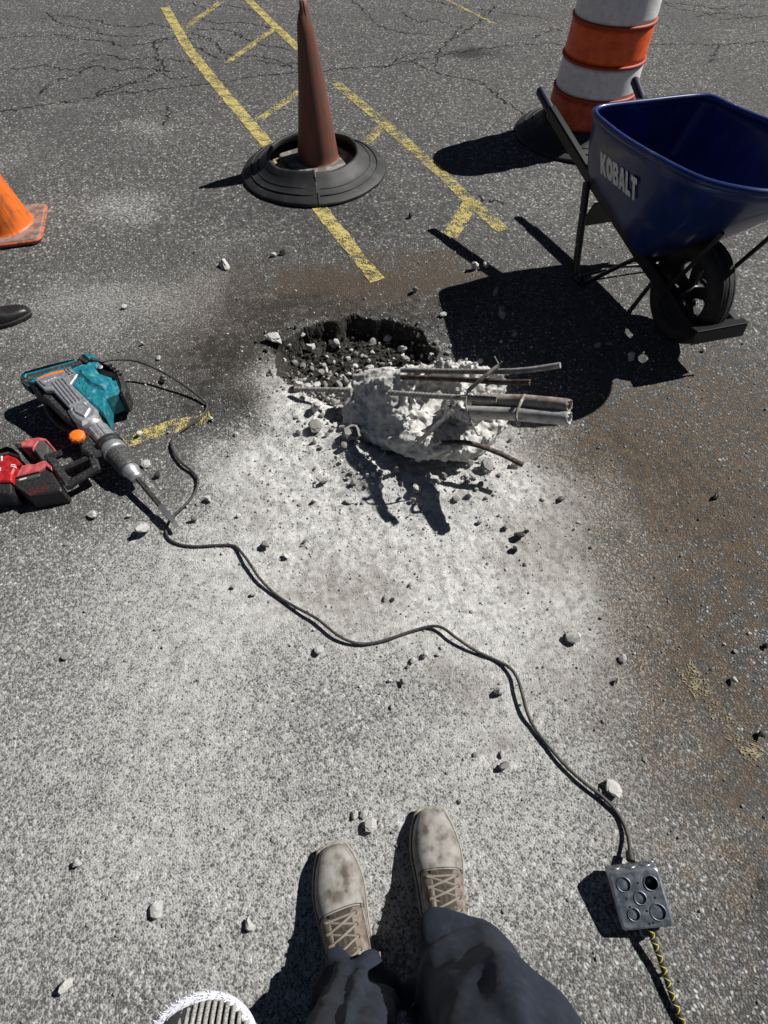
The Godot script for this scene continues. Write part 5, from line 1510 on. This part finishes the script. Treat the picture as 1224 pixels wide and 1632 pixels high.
func build_footing():
	var t := thing("concrete_footing", "broken lump of concrete footing with steel bars and two pipes beside the hole", "concrete footing")
	var a := Vector3(0.05, 0.025, -1.44); var b := Vector3(0.36, 0.215, -1.20)
	var ax := (b - a).normalized()
	var big := FastNoiseLite.new(); big.seed = 21; big.frequency = 5.5; big.fractal_octaves = 3
	var crag := FastNoiseLite.new(); crag.seed = 22; crag.frequency = 17.0; crag.noise_type = FastNoiseLite.TYPE_CELLULAR; crag.cellular_return_type = FastNoiseLite.RETURN_CELL_VALUE; crag.fractal_type = FastNoiseLite.FRACTAL_FBM; crag.fractal_octaves = 2; crag.fractal_gain = 0.5
	var grit := FastNoiseLite.new(); grit.seed = 23; grit.frequency = 55.0; grit.fractal_octaves = 2
	var len := a.distance_to(b)
	var facets := []
	var fr_rng := RandomNumberGenerator.new(); fr_rng.seed = 31
	for k in 26:
		var n := Vector3(fr_rng.randf_range(-0.5, 1.0), fr_rng.randf_range(-0.3, 1.0), fr_rng.randf_range(-1.0, 0.9)).normalized()
		facets.append([n, fr_rng.randf_range(0.128, 0.18) + 0.13 * absf(n.dot(ax))])
	var core := a.lerp(b, 0.42)
	var cut := Vector3(0.28, 0.86, 0.42).normalized(); var cut_at := at(657, 601, 0.27) + cut * 0.02
	var bite := at(722, 650, 0.25)
	var lump_a := a.lerp(b, 0.3); var lump_b := at(772, 655, 0.235)
	var f := func(p: Vector3) -> float:
		var q := p - a
		var u := q.dot(ax)
		var perp := q - ax * u
		var r := perp.length()
		# a barrel: full round base end, narrower broken end
		var rad := 0.212 - 0.062 * smoothstep(0.15, 0.48, u)
		var e := Vector2(maxf(r - (rad - 0.08), 0.0), maxf(maxf(-u - 0.045, u - len + 0.025), 0.0))
		var d := e.length() - 0.08
		if d > 0.12: return d * 0.7
		var jag := big.get_noise_3dv(p * 1.7) * 0.008
		for fc in facets: d = maxf(d, (p - core).dot(fc[0]) - fc[1] + jag)
		# the upper right has been hammered away along a slanting break, a stump left round the pipes
		var n1 := big.get_noise_3dv(p)
		var br := (p - cut_at).dot(cut) + 0.035 * n1
		var bo := ((p - bite) / Vector3(0.2, 0.115, 0.155)).length()
		br = maxf(br, (1.0 - bo) * 0.13 + 0.02 * n1)
		d = smin(maxf(d, br), capsule(p, lump_a, lump_b, 0.05, 0.036), 0.02)
		var broken := smoothstep(-0.035, -0.005, br)
		if broken > 0.0: d += broken * (0.010 + 0.016 * n1 + 0.030 * crag.get_noise_3dv(p) + 0.006 * grit.get_noise_3dv(p))
		d += 0.018 * big.get_noise_3dv(p * 0.7) + 0.006 * grit.get_noise_3dv(p) + 0.007 * crag.get_noise_3dv(p * 1.3)
		return d * 0.7
	footing_field = f
	var conc := grained([[0.2, Color(0.26, 0.25, 0.23)], [0.38, Color(0.46, 0.45, 0.425)], [0.55, Color(0.60, 0.595, 0.575)], [0.8, Color(0.72, 0.715, 0.695)]], 0.95, 0.3, 191, 0.05, 0.35, 0.0, 5)
	part(t, "concrete_block", nets(Vector3(-0.24, -0.14, -1.64), Vector3(0.52, 0.46, -0.94), 0.006, f), conc)
	var rust := grained([[0.3, Color(0.035, 0.022, 0.016)], [0.55, Color(0.075, 0.045, 0.03)], [0.8, Color(0.20, 0.18, 0.16)]], 0.85, 0.1, 193, 0.03, 0.03)
	var dusted := grained([[0.3, Color(0.17, 0.16, 0.145)], [0.6, Color(0.36, 0.35, 0.33)], [0.8, Color(0.48, 0.47, 0.45)]], 0.9, 0.1, 195, 0.03, 0.03)
	var bars := [
		[[[640, 590, 0.26], [740, 592, 0.355], [825, 591, 0.44], [893, 582, 0.495]], 0.0085, dusted, rust],
		[[[640, 601, 0.25], [720, 604, 0.33], [800, 609, 0.405], [845, 609, 0.445]], 0.0088, rust, rust],
		[[[620, 626, 0.21], [690, 631, 0.285], [790, 637, 0.365]], 0.0088, dusted, dusted],
		[[[700, 706, 0.16], [745, 706, 0.165], [790, 720, 0.145], [833, 741, 0.118]], 0.0085, rust, rust],
		[[[470, 620, 0.03], [510, 621, 0.06], [560, 622, 0.11]], 0.009, dusted, dusted],
	]
	for q in bars:
		var pts := []
		for c in q[0]: pts.append(at(c[0], c[1], c[2]))
		var path := smooth_path(pts, 8)
		var s := Shape.new()
		s.tube(path, q[1], 10)
		var bar := part(t, "steel_bar", s.done(), q[2])
		if q[2] == rust or q[0].size() == 4: continue
		# rolled ribs along the bar
		s = Shape.new()
		var fr := Shape.frames(path)
		var along := 0.0
		for i in range(1, path.size()):
			var seg := path[i].distance_to(path[i - 1])
			var n := maxi(1, int(seg / 0.011))
			for k in n:
				var p := path[i - 1].lerp(path[i], float(k) / n)
				var ring := PackedVector3Array()
				for w in 10: ring.append(p + fr[i][1] * (sin(TAU * w / 10.0) * (q[1] + 0.0006)) + fr[i][2] * (cos(TAU * w / 10.0) * (q[1] + 0.0006)) + fr[i][0] * 0.003 * sin(TAU * w / 10.0))
				s.tube(ring, 0.0011, 4, false, true)
		part(bar, "bar_ribs", s.done(), q[3])
	# two steel conduits, crushed at the ends
	var pipe_a := grained([[0.25, Color(0.14, 0.075, 0.055)], [0.5, Color(0.30, 0.27, 0.24)], [0.75, Color(0.44, 0.43, 0.41)]], 0.75, 0.16, 197, 0.02, 0.03)
	var pipe_b := grained([[0.25, Color(0.22, 0.21, 0.20)], [0.5, Color(0.40, 0.39, 0.375)], [0.8, Color(0.52, 0.51, 0.49)]], 0.6, 0.14, 199, 0.025, 0.03, 0.2)
	for q in [[[[755, 639, 0.265], [820, 639, 0.319], [870, 643, 0.359], [908, 647, 0.388]], pipe_a], [[[745, 656, 0.245], [810, 659, 0.297], [860, 663, 0.336], [908, 667, 0.372]], pipe_b]]:
		var pts := []
		for c in q[0]: pts.append(at(c[0], c[1], c[2]))
		var path := smooth_path(pts, 7)
		var s := Shape.new()
		var rr := []
		for i in path.size(): rr.append(0.0205 * (1.0 - 0.1 * smoothstep(0.9, 1.0, float(i) / (path.size() - 1))))
		var back := path.duplicate(); back.reverse()
		for p in back: path.append(p)
		# wall: out along the outside and back along the bore
		var outer := path.slice(0, rr.size())
		var fr := Shape.frames(outer)
		var rings := []
		for pass_ in 2:
			for i0 in outer.size():
				var i := i0 if pass_ == 0 else outer.size() - 1 - i0
				var ring := PackedVector3Array()
				for w in 18:
					var an := TAU * w / 18.0
					var rad: float = rr[i] - (0.003 if pass_ else 0.0)
					var jag := 0.0
					if i == outer.size() - 1: jag = 0.0022 * sin(w * 2.7) + 0.0018 * sin(w * 4.1 + 1.0)
					ring.append(outer[i] + fr[i][1] * (sin(an) * rad) + fr[i][2] * (cos(an) * rad) + fr[i][0] * jag)
				rings.append(ring)
		s.loft(rings, false, false, true)
		part(t, "conduit_pipe", s.done(), q[1])
	# tie wire round the pipes, strips and twisted wires over the break
	var ties := [
		[[[836, 630, 0.345], [829, 643, 0.352], [822, 662, 0.33], [826, 676, 0.30]], 0.005],
		[[[795, 583, 0.43], [772, 600, 0.405], [745, 624, 0.36]], 0.0065],
		[[[745, 624, 0.36], [742, 645, 0.335], [750, 670, 0.29], [762, 694, 0.23]], 0.0028],
		[[[788, 568, 0.44], [795, 580, 0.43], [800, 576, 0.44]], 0.0018],
		[[[664, 708, 0.15], [682, 690, 0.185], [704, 670, 0.222], [722, 654, 0.25]], 0.0075],
	]
	for q in ties:
		var pts := []
		for c in q[0]: pts.append(at(c[0], c[1], c[2]))
		var s := Shape.new()
		s.tube(smooth_path(pts, 6), q[1], 8)
		part(t, "tie_strip" if q[1] > 0.004 else "tie_wire", s.done(), dusted)

# ---------------------------------------------------------------- stones
func make_rocks():
	var rng := RandomNumberGenerator.new(); rng.seed = 99
	for v in 9:
		var nz := FastNoiseLite.new(); nz.seed = 200 + v; nz.frequency = 0.75; nz.fractal_octaves = 3
		var planes := []
		for k in 9: planes.append([Vector3(rng.randfn(), rng.randfn(), rng.randfn()).normalized(), rng.randf_range(0.36, 0.74)])
		var s := Shape.new()
		var rings := []
		var n := 9
		for j in 8:
			var la := -PI / 2 + PI * (j + 0.02) / 7.04
			var ring := PackedVector3Array()
			for k in n:
				var a := TAU * (k + 0.5 * (j % 2)) / n
				var d := Vector3(cos(la) * cos(a), sin(la), cos(la) * sin(a))
				var r := 1.15 + 0.2 * nz.get_noise_3dv(d * 1.6) + 0.1 * nz.get_noise_3dv(d * 5.0)
				for p in planes:
					var c: float = d.dot(p[0])
					if c > 0.05: r = minf(r, p[1] / c)
				ring.append(d * r * Vector3(0.5, 0.38 + 0.02 * (v % 3), 0.42 + 0.03 * (v % 4)))
			rings.append(ring)
		s.loft(rings, true, true, false)
		rocks.append(s.done())
	m.stone_light = grained([[0.25, Color(0.36, 0.355, 0.34)], [0.6, Color(0.54, 0.535, 0.515)], [0.8, Color(0.64, 0.635, 0.615)]], 0.95, 0.06, 211, 0.04, 0.06)
	m.stone_grey = grained([[0.25, Color(0.16, 0.155, 0.145)], [0.7, Color(0.32, 0.31, 0.295)]], 0.95, 0.06, 213, 0.04, 0.06)
	m.stone_dark = grained([[0.25, Color(0.012, 0.012, 0.012)], [0.7, Color(0.04, 0.039, 0.037)]], 0.9, 0.05, 215, 0.05, 0.06)

var rock_rng := RandomNumberGenerator.new()

func rock(called: String, label: String, category: String, x: float, z: float, size: float, mat: Material, group: String, lift := 0.0) -> MeshInstance3D:
	var b := Basis.from_euler(Vector3(rock_rng.randf_range(-0.5, 0.5), rock_rng.randf() * TAU, rock_rng.randf_range(-0.5, 0.5))) * Basis.from_scale(Vector3(size, size * rock_rng.randf_range(0.8, 1.1), size * rock_rng.randf_range(0.75, 1.05)))
	var me: Mesh = rocks[rock_rng.randi() % rocks.size()]
	# rest its lowest point on the ground, sunk by a hair
	var low := 9.0
	var arr: PackedVector3Array = me.surface_get_arrays(0)[Mesh.ARRAY_VERTEX]
	for p in arr: low = minf(low, (b * p).y)
	var o := part(self, called, me, mat, Transform3D(b, Vector3(x, ground_y(x, z) - low - size * 0.05 + lift, z)))
	tag(o, label, category, group)
	return o

# [x, y, width in the photograph, tone, label]
const STONES := [
	[358, 425, 20, 0, "white concrete chip alone on the dark asphalt above the hammer cord"],
	[437, 409, 11, 0, "small white chip beside a black crumb above the hole"],
	[453, 406, 14, 2, "black asphalt crumb beside a white chip above the hole"],
	[654, 347, 10, 2, "small black crumb between the yellow lines"],
	[662, 466, 14, 1, "grey lump on brown soil just above the hole"],
	[790, 468, 15, 1, "grey lump highest inside the wheelbarrow shadow"],
	[799, 496, 12, 1, "grey lump in the wheelbarrow shadow, upper of a pair"],
	[799, 507, 15, 1, "grey lump in the wheelbarrow shadow, lower of a pair"],
	[820, 536, 12, 1, "grey lump in the middle of the wheelbarrow shadow"],
	[950, 556, 13, 1, "pale lump in the shadow left of the wheel"],
	[970, 552, 11, 1, "small pale lump in the shadow next to the wheel"],
	[1005, 574, 18, 0, "whitish flat chip in the sun gap of the wheel shadow"],
	[704, 505, 12, 0, "pale chip on the shadow's left edge near the hole"],
	[756, 430, 16, 0, "white chip below the left handle shadow's end"],
	[773, 428, 12, 0, "small white chip right of another below the handle shadow"],
	[152, 822, 16, 0, "white stone below the red cordless tool"],
	[232, 849, 24, 0, "white knobbly lump left of the chisel tip"],
	[237, 741, 15, 0, "white stone beside the hammer's chuck on its right"],
	[250, 760, 15, 2, "dark lump right of the hammer's chuck"],
	[225, 694, 13, 0, "white stone on the yellow line right of the hammer"],
	[313, 829, 13, 1, "grey stone right of the chisel tip beside the cord"],
	[333, 797, 14, 0, "pale stone right of the cord's lowest loop near the chisel"],
	[205, 824, 9, 0, "small white stone under the chisel shadow"],
	[338, 670, 9, 0, "small white stone right of the cord's bend"],
	[254, 571, 11, 0, "white stone above the cord behind the hammer"],
	[260, 608, 14, 1, "pale stone inside the cord's first bend"],
	[228, 550, 8, 0, "tiny white stone above the hammer's motor"],
	[200, 492, 8, 0, "tiny white stone between the black shoe and the hole"],
	[110, 1567, 28, 0, "white rough stone lowest at the left bottom corner"],
	[250, 1445, 25, 0, "white rough stone left of the left boot, upper one"],
	[397, 1477, 25, 0, "white angular stone nearest the left boot's shadow"],
	[127, 1375, 18, 0, "white stone on speckled asphalt near the left edge"],
	[107, 1049, 13, 1, "greyish stone alone on the speckled asphalt at left"],
	[907, 1018, 26, 0, "white rounded stone alone on grey dust at right"],
	[797, 1102, 21, 0, "pale stone touching the cord's left side"],
	[803, 1222, 20, 1, "brownish grey stone below the cord, larger of two"],
	[799, 1204, 13, 0, "pale stone just above a brownish grey stone"],
	[970, 1260, 26, 0, "pale wedge stone right of the cord near the steel box"],
	[955, 1262, 10, 1, "small grey stone between the cord and a pale wedge"],
	[587, 1313, 22, 0, "pale cube shaped stone in front of the left boot"],
	[566, 1302, 14, 0, "pale stone in front of the left boot, left of two"],
	[577, 1300, 13, 0, "small pale stone between two others before the boots"],
	[601, 1313, 9, 2, "dark pebble right of the pale cube stone"],
	[893, 797, 15, 1, "grey stone right of the bars, nearer the edge of dust"],
	[866, 798, 8, 0, "small stone right of the bent bar's end"],
	[765, 833, 13, 0, "white sliver right of the pipe shadow"],
	[806, 842, 14, 1, "grey stone above the dark tar crumbs"],
	[829, 856, 17, 2, "black tar crumb right of the pipe shadow, larger one"],
	[820, 876, 12, 2, "black tar crumb right of the pipe shadow, lower one"],
	[838, 848, 10, 2, "black tar crumb right of the pipe shadow, upper one"],
	[613, 956, 13, 1, "grey stone in the middle of the dust, left of two"],
	[624, 957, 9, 2, "dark pebble touching a grey stone in mid dust"],
	[678, 1047, 13, 0, "white stone under the cord's crest, largest of three"],
	[657, 1055, 12, 0, "white stone under the cord's crest, left of three"],
	[697, 1044, 9, 0, "white stone under the cord's crest, right of three"],
	[640, 1088, 12, 1, "grey oblong stone below the cord's crest"],
	[622, 1086, 9, 0, "small pale stone left of a grey oblong stone"],
	[625, 1126, 9, 0, "small pale stone between the cord and the boots"],
	[512, 1036, 16, 0, "pale crumbly stone just below the cord"],
	[457, 889, 12, 0, "pale stone above the cord's left slope"],
	[405, 948, 11, 0, "white stone below the cord's left slope"],
	[372, 938, 9, 1, "small grey stone left of the cord's slope"],
	[425, 872, 18, 1, "grey flat fragment on dust above the cord's left slope"],
	[488, 862, 10, 1, "grey pebble in the dust left of the pipe shadow"],
	[1140, 793, 14, 1, "grey stone alone on the brown soil at right"],
	[1167, 1085, 12, 0, "white stone on the soil near the right edge"],
	[988, 1050, 13, 0, "pale stone where the dust meets the brown soil"],
	[1218, 1031, 12, 2, "black crumb at the right edge on brown soil"],
	[1210, 1172, 14, 2, "black crumb near the right edge below the faint line"],
	[981, 1086, 11, 0, "pale sliver below the stone at the soil's edge"],
	[1056, 1551, 12, 1, "grey pebble right of the yellow and black cord"],
	[700, 1297, 7, 1, "tiny pebble at the right boot's toe"],
	[734, 1277, 9, 0, "pale pebble right of the right boot's toe"],
	[1120, 560, 9, 0, "white chip in front of the wheel guard"],
	[436, 543, 30, 0, "white concrete fragment on the left rim of the hole"],
	[537, 548, 21, 0, "white upright concrete chunk standing in the hole"],
	[500, 690, 22, 1, "grey crumbly lump on the dust left of the footing"],
	[566, 700, 34, 1, "square grey chunk leaning at the footing's lower left"],
	[506, 660, 26, 0, "pale upright chunk at the hole's near edge"],
	[475, 616, 24, 0, "pale chunk at the left end of the ribbed bar"],
	[822, 746, 20, 1, "grey lump under the bent bar's end"],
	[776, 752, 26, 1, "grey chunk beneath the footing's right end"],
	[757, 735, 24, 1, "grey chunk under the bent bar against the footing"],
]

func build_stones():
	rock_rng.seed = 4242
	var tone := [m.stone_light, m.stone_grey, m.stone_dark]
	for q in STONES:
		var p := at(q[0], q[1])
		var size := (at(q[0] + q[2] / 2.0, q[1]).x - at(q[0] - q[2] / 2.0, q[1]).x) * 1.2
		if hole_depth(p.x, p.z) > 0.03: p = at(q[0], q[1], -hole_depth(p.x, p.z) * 0.8)
		rock("asphalt_crumb" if q[3] == 2 else "concrete_chunk", q[4], "asphalt crumb" if q[3] == 2 else "stone", p.x, p.z, size, tone[q[3]], "loose broken stones on the ground", 0.0015)
	# rubble in and round the hole
	var spots := []
	for k in 4200:
		if spots.size() >= 335: break
		var x := rock_rng.randf_range(-0.5, 0.42); var z := rock_rng.randf_range(-1.97, -1.0)
		var hd := hole_depth(x, z)
		var heap := exp(-pow(Vector2(x + 0.02, z + 1.07).length() / 0.12, 2.0)) + exp(-pow(Vector2(x - 0.36, z + 1.12).length() / 0.11, 2.0)) + exp(-pow(Vector2(x + 0.22, z + 1.33).length() / 0.1, 2.0)) + 0.6 * exp(-pow(Vector2(x - 0.27, z + 1.72).length() / 0.08, 2.0)) + exp(-pow(Vector2(x - 0.2, z + 1.03).length() / 0.1, 2.0))
		if hd < 0.035 and rock_rng.randf() > heap * 0.6: continue
		if hd >= 0.035 and x > 0.02 and z > -1.56: continue
		var dark := hd > 0.05 and rock_rng.randf() < clampf((-z - 1.58) / 0.4, 0.05, 0.7)
		var s := rock_rng.randf_range(0.016, 0.040) * (1.5 if rock_rng.randf() < 0.2 else 1.0)
		if dark: s *= 0.8
		elif hd > 0.03: s *= 1.25
		var ok := true
		for o in spots:
			if Vector2(o[0] - x, o[1] - z).length() < (o[2] + s) * 0.34: ok = false
		if not ok: continue
		spots.append([x, z, s])
		if dark: rock("soil_clod", "dark soil clod on the floor of the hole", "soil clod", x, z, s, m.stone_dark, "dark clods in the hole")
		elif hd > 0.04: rock("rubble_piece", "broken concrete rubble piece lying inside the dug hole", "rubble", x, z, s, m.stone_light if rock_rng.randf() < 0.62 else m.stone_grey, "rubble in the hole")
		else: rock("rubble_piece", "concrete crumb in the heaps against the footing's foot", "rubble", x, z, s * 0.85, m.stone_light if rock_rng.randf() < 0.5 else m.stone_grey, "rubble round the footing")
	# crumbs of asphalt broken off along the rim of the hole
	for k in 46:
		var f := rock_rng.randf() * 6.4 + 11.3
		var i0 := int(f) % hole_poly.size()
		var e := hole_poly[i0].lerp(hole_poly[(i0 + 1) % hole_poly.size()], f - int(f)) + Vector2(rock_rng.randfn(0.0, 0.018), rock_rng.randfn(0.0, 0.018))
		if e.y > -1.5: continue
		rock("asphalt_crumb", "dark crumb broken off along the far rim of the hole", "asphalt crumb", e.x, e.y, rock_rng.randf_range(0.01, 0.024), m.stone_dark if rock_rng.randf() < 0.7 else m.stone_grey, "crumbs along the hole's rim")
	# crumbs lying on the broken top of the footing
	for k in 400:
		if k % 8 == 7: continue
		var x := rock_rng.randf_range(0.05, 0.46); var z := rock_rng.randf_range(-1.45, -1.02)
		var y := 0.46; var hit := false
		while y > 0.12:
			var d: float = footing_field.call(Vector3(x, y, z))
			if d < 0.002: hit = true; break
			y -= maxf(d, 0.002)
		if not hit or rock_rng.randf() > 0.22: continue
		var e := 0.01
		var slope: float = footing_field.call(Vector3(x, y, z + e)) - footing_field.call(Vector3(x, y, z - e))
		if slope > 0.012: continue
		var s := rock_rng.randf_range(0.012, 0.03)
		var o := rock("rubble_piece", "pale concrete crumb lying on the footing's broken top", "rubble", x, z, s, m.stone_light, "crumbs on the footing")
		o.position.y = y + s * 0.18
	# grit: too fine and too many to count
	for kind in 3:
		var mm := MultiMesh.new()
		mm.transform_format = MultiMesh.TRANSFORM_3D
		mm.mesh = rocks[[2, 5, 7][kind]]
		var places := []
		var want: int = [6500, 3000, 1100][kind]
		var tries := 0
		while places.size() < want and tries < 60000:
			tries += 1
			var x: float; var z: float
			if kind == 0 and rock_rng.randf() < 0.7:
				var a := rock_rng.randf() * TAU; var r := absf(rock_rng.randfn(0.0, 0.5))
				x = 0.0 + cos(a) * r; z = -1.3 + sin(a) * r
			elif kind == 2 and rock_rng.randf() < 0.75:
				x = rock_rng.randf_range(-0.52, 0.3); z = rock_rng.randf_range(-2.0, -1.2)
				if hole_depth(x, z) < 0.02: continue
			else:
				x = rock_rng.randf_range(-1.55, 1.55); z = rock_rng.randf_range(-2.55, 0.5)
				if kind == 2 or rock_rng.randf() > 0.45: continue
			var s: float = [0.0055, 0.0055, 0.009][kind] * exp(rock_rng.randfn(0.0, 0.45))
			places.append(Transform3D(Basis.from_euler(Vector3(rock_rng.randf() * TAU, rock_rng.randf() * TAU, 0)) * s, Vector3(x, ground_y(x, z) + s * 0.12, z)))
		mm.instance_count = places.size()
		for i in places.size(): mm.set_instance_transform(i, places[i])
		var o := MultiMeshInstance3D.new()
		o.multimesh = mm
		o.name = ["pale_grit", "grey_grit", "dark_grit"][kind]
		o.material_override = tone[kind]
		o.set_meta("kind", "stuff")
		o.set_meta("label", ["fine pale concrete grit scattered round the hole", "fine grey grit scattered over the asphalt", "dark soil crumbs strewn in the hole"][kind])
		o.set_meta("category", "grit")
		add_child(o)

# ----------------------------------------------------------------
func _ready():
	var cam := Camera3D.new()
	cam.name = "camera"
	cam.position = Vector3(0, EYE, 0)
	cam.rotation = Vector3(-(PI / 2 - TILT), 0, 0)
	cam.fov = rad_to_deg(2.0 * atan(816.0 / FOCAL))
	cam.near = 0.05; cam.far = 300.0
	add_child(cam)
	var env := Environment.new()
	env.background_mode = Environment.BG_SKY
	var sky := Sky.new(); var sm := ProceduralSkyMaterial.new()
	sm.sky_top_color = lin(0.055, 0.085, 0.16); sm.sky_horizon_color = lin(0.85, 0.9, 0.98)
	sm.sky_curve = 0.09
	sm.ground_bottom_color = lin(0.06, 0.06, 0.06); sm.ground_horizon_color = lin(0.3, 0.33, 0.38)
	sm.sun_angle_max = 8.0
	sky.sky_material = sm
	env.sky = sky
	env.background_energy_multiplier = 0.30
	env.tonemap_mode = Environment.TONE_MAPPER_LINEAR
	env.tonemap_exposure = 1.18
	env.sdfgi_enabled = true; env.ssao_enabled = true; env.ssil_enabled = true
	var we := WorldEnvironment.new(); we.name = "environment"; we.environment = env
	add_child(we)
	var sun := DirectionalLight3D.new()
	sun.name = "sun"
	sun.light_energy = 1.6
	sun.light_color = Color(1.0, 0.988, 0.965)
	sun.light_angular_distance = 0.5
	sun.shadow_enabled = true
	sun.basis = Basis.looking_at(Vector3(-0.89, -1.0, 0.40), Vector3.UP)
	add_child(sun)

	build_ground()
	build_lines()
	m.tyre = grained([[0.3, Color(0.010, 0.010, 0.011)], [0.75, Color(0.022, 0.022, 0.023)]], 0.7, 0.2, 221, 0.04, 0.02)
	m.grip = flat_mat(lin(0.012, 0.016, 0.045), 0.5)
	m.cord = grained([[0.3, Color(0.018, 0.018, 0.018)], [0.75, Color(0.065, 0.063, 0.06)]], 0.6, 0.1, 223, 0.03)
	m.denim = grained([[0.3, Color(0.0075, 0.012, 0.024)], [0.6, Color(0.0105, 0.0165, 0.032)], [0.9, Color(0.022, 0.030, 0.048)]], 0.92, 0.16, 225, 0.05, 0.03, 0.0, 5)
	m.knit_dark = grained([[0.3, Color(0.02, 0.02, 0.022)], [0.7, Color(0.06, 0.06, 0.062)]], 0.95, 0.02, 227, 0.08, 0.03)
	m.knit_light = grained([[0.3, Color(0.12, 0.12, 0.115)], [0.7, Color(0.50, 0.49, 0.46)]], 0.95, 0.025, 229, 0.09, 0.05)
	m.fleece = grained([[0.3, Color(0.58, 0.59, 0.66)], [0.7, Color(0.78, 0.79, 0.85)]], 0.95, 0.02, 231, 0.08, 0.05)
	build_cones()
	build_wheelbarrow()
	build_footing()
	build_hammer()
	build_drill()
	build_outlet_box()
	build_person()
	build_black_shoe()
	make_rocks()
	build_stones()
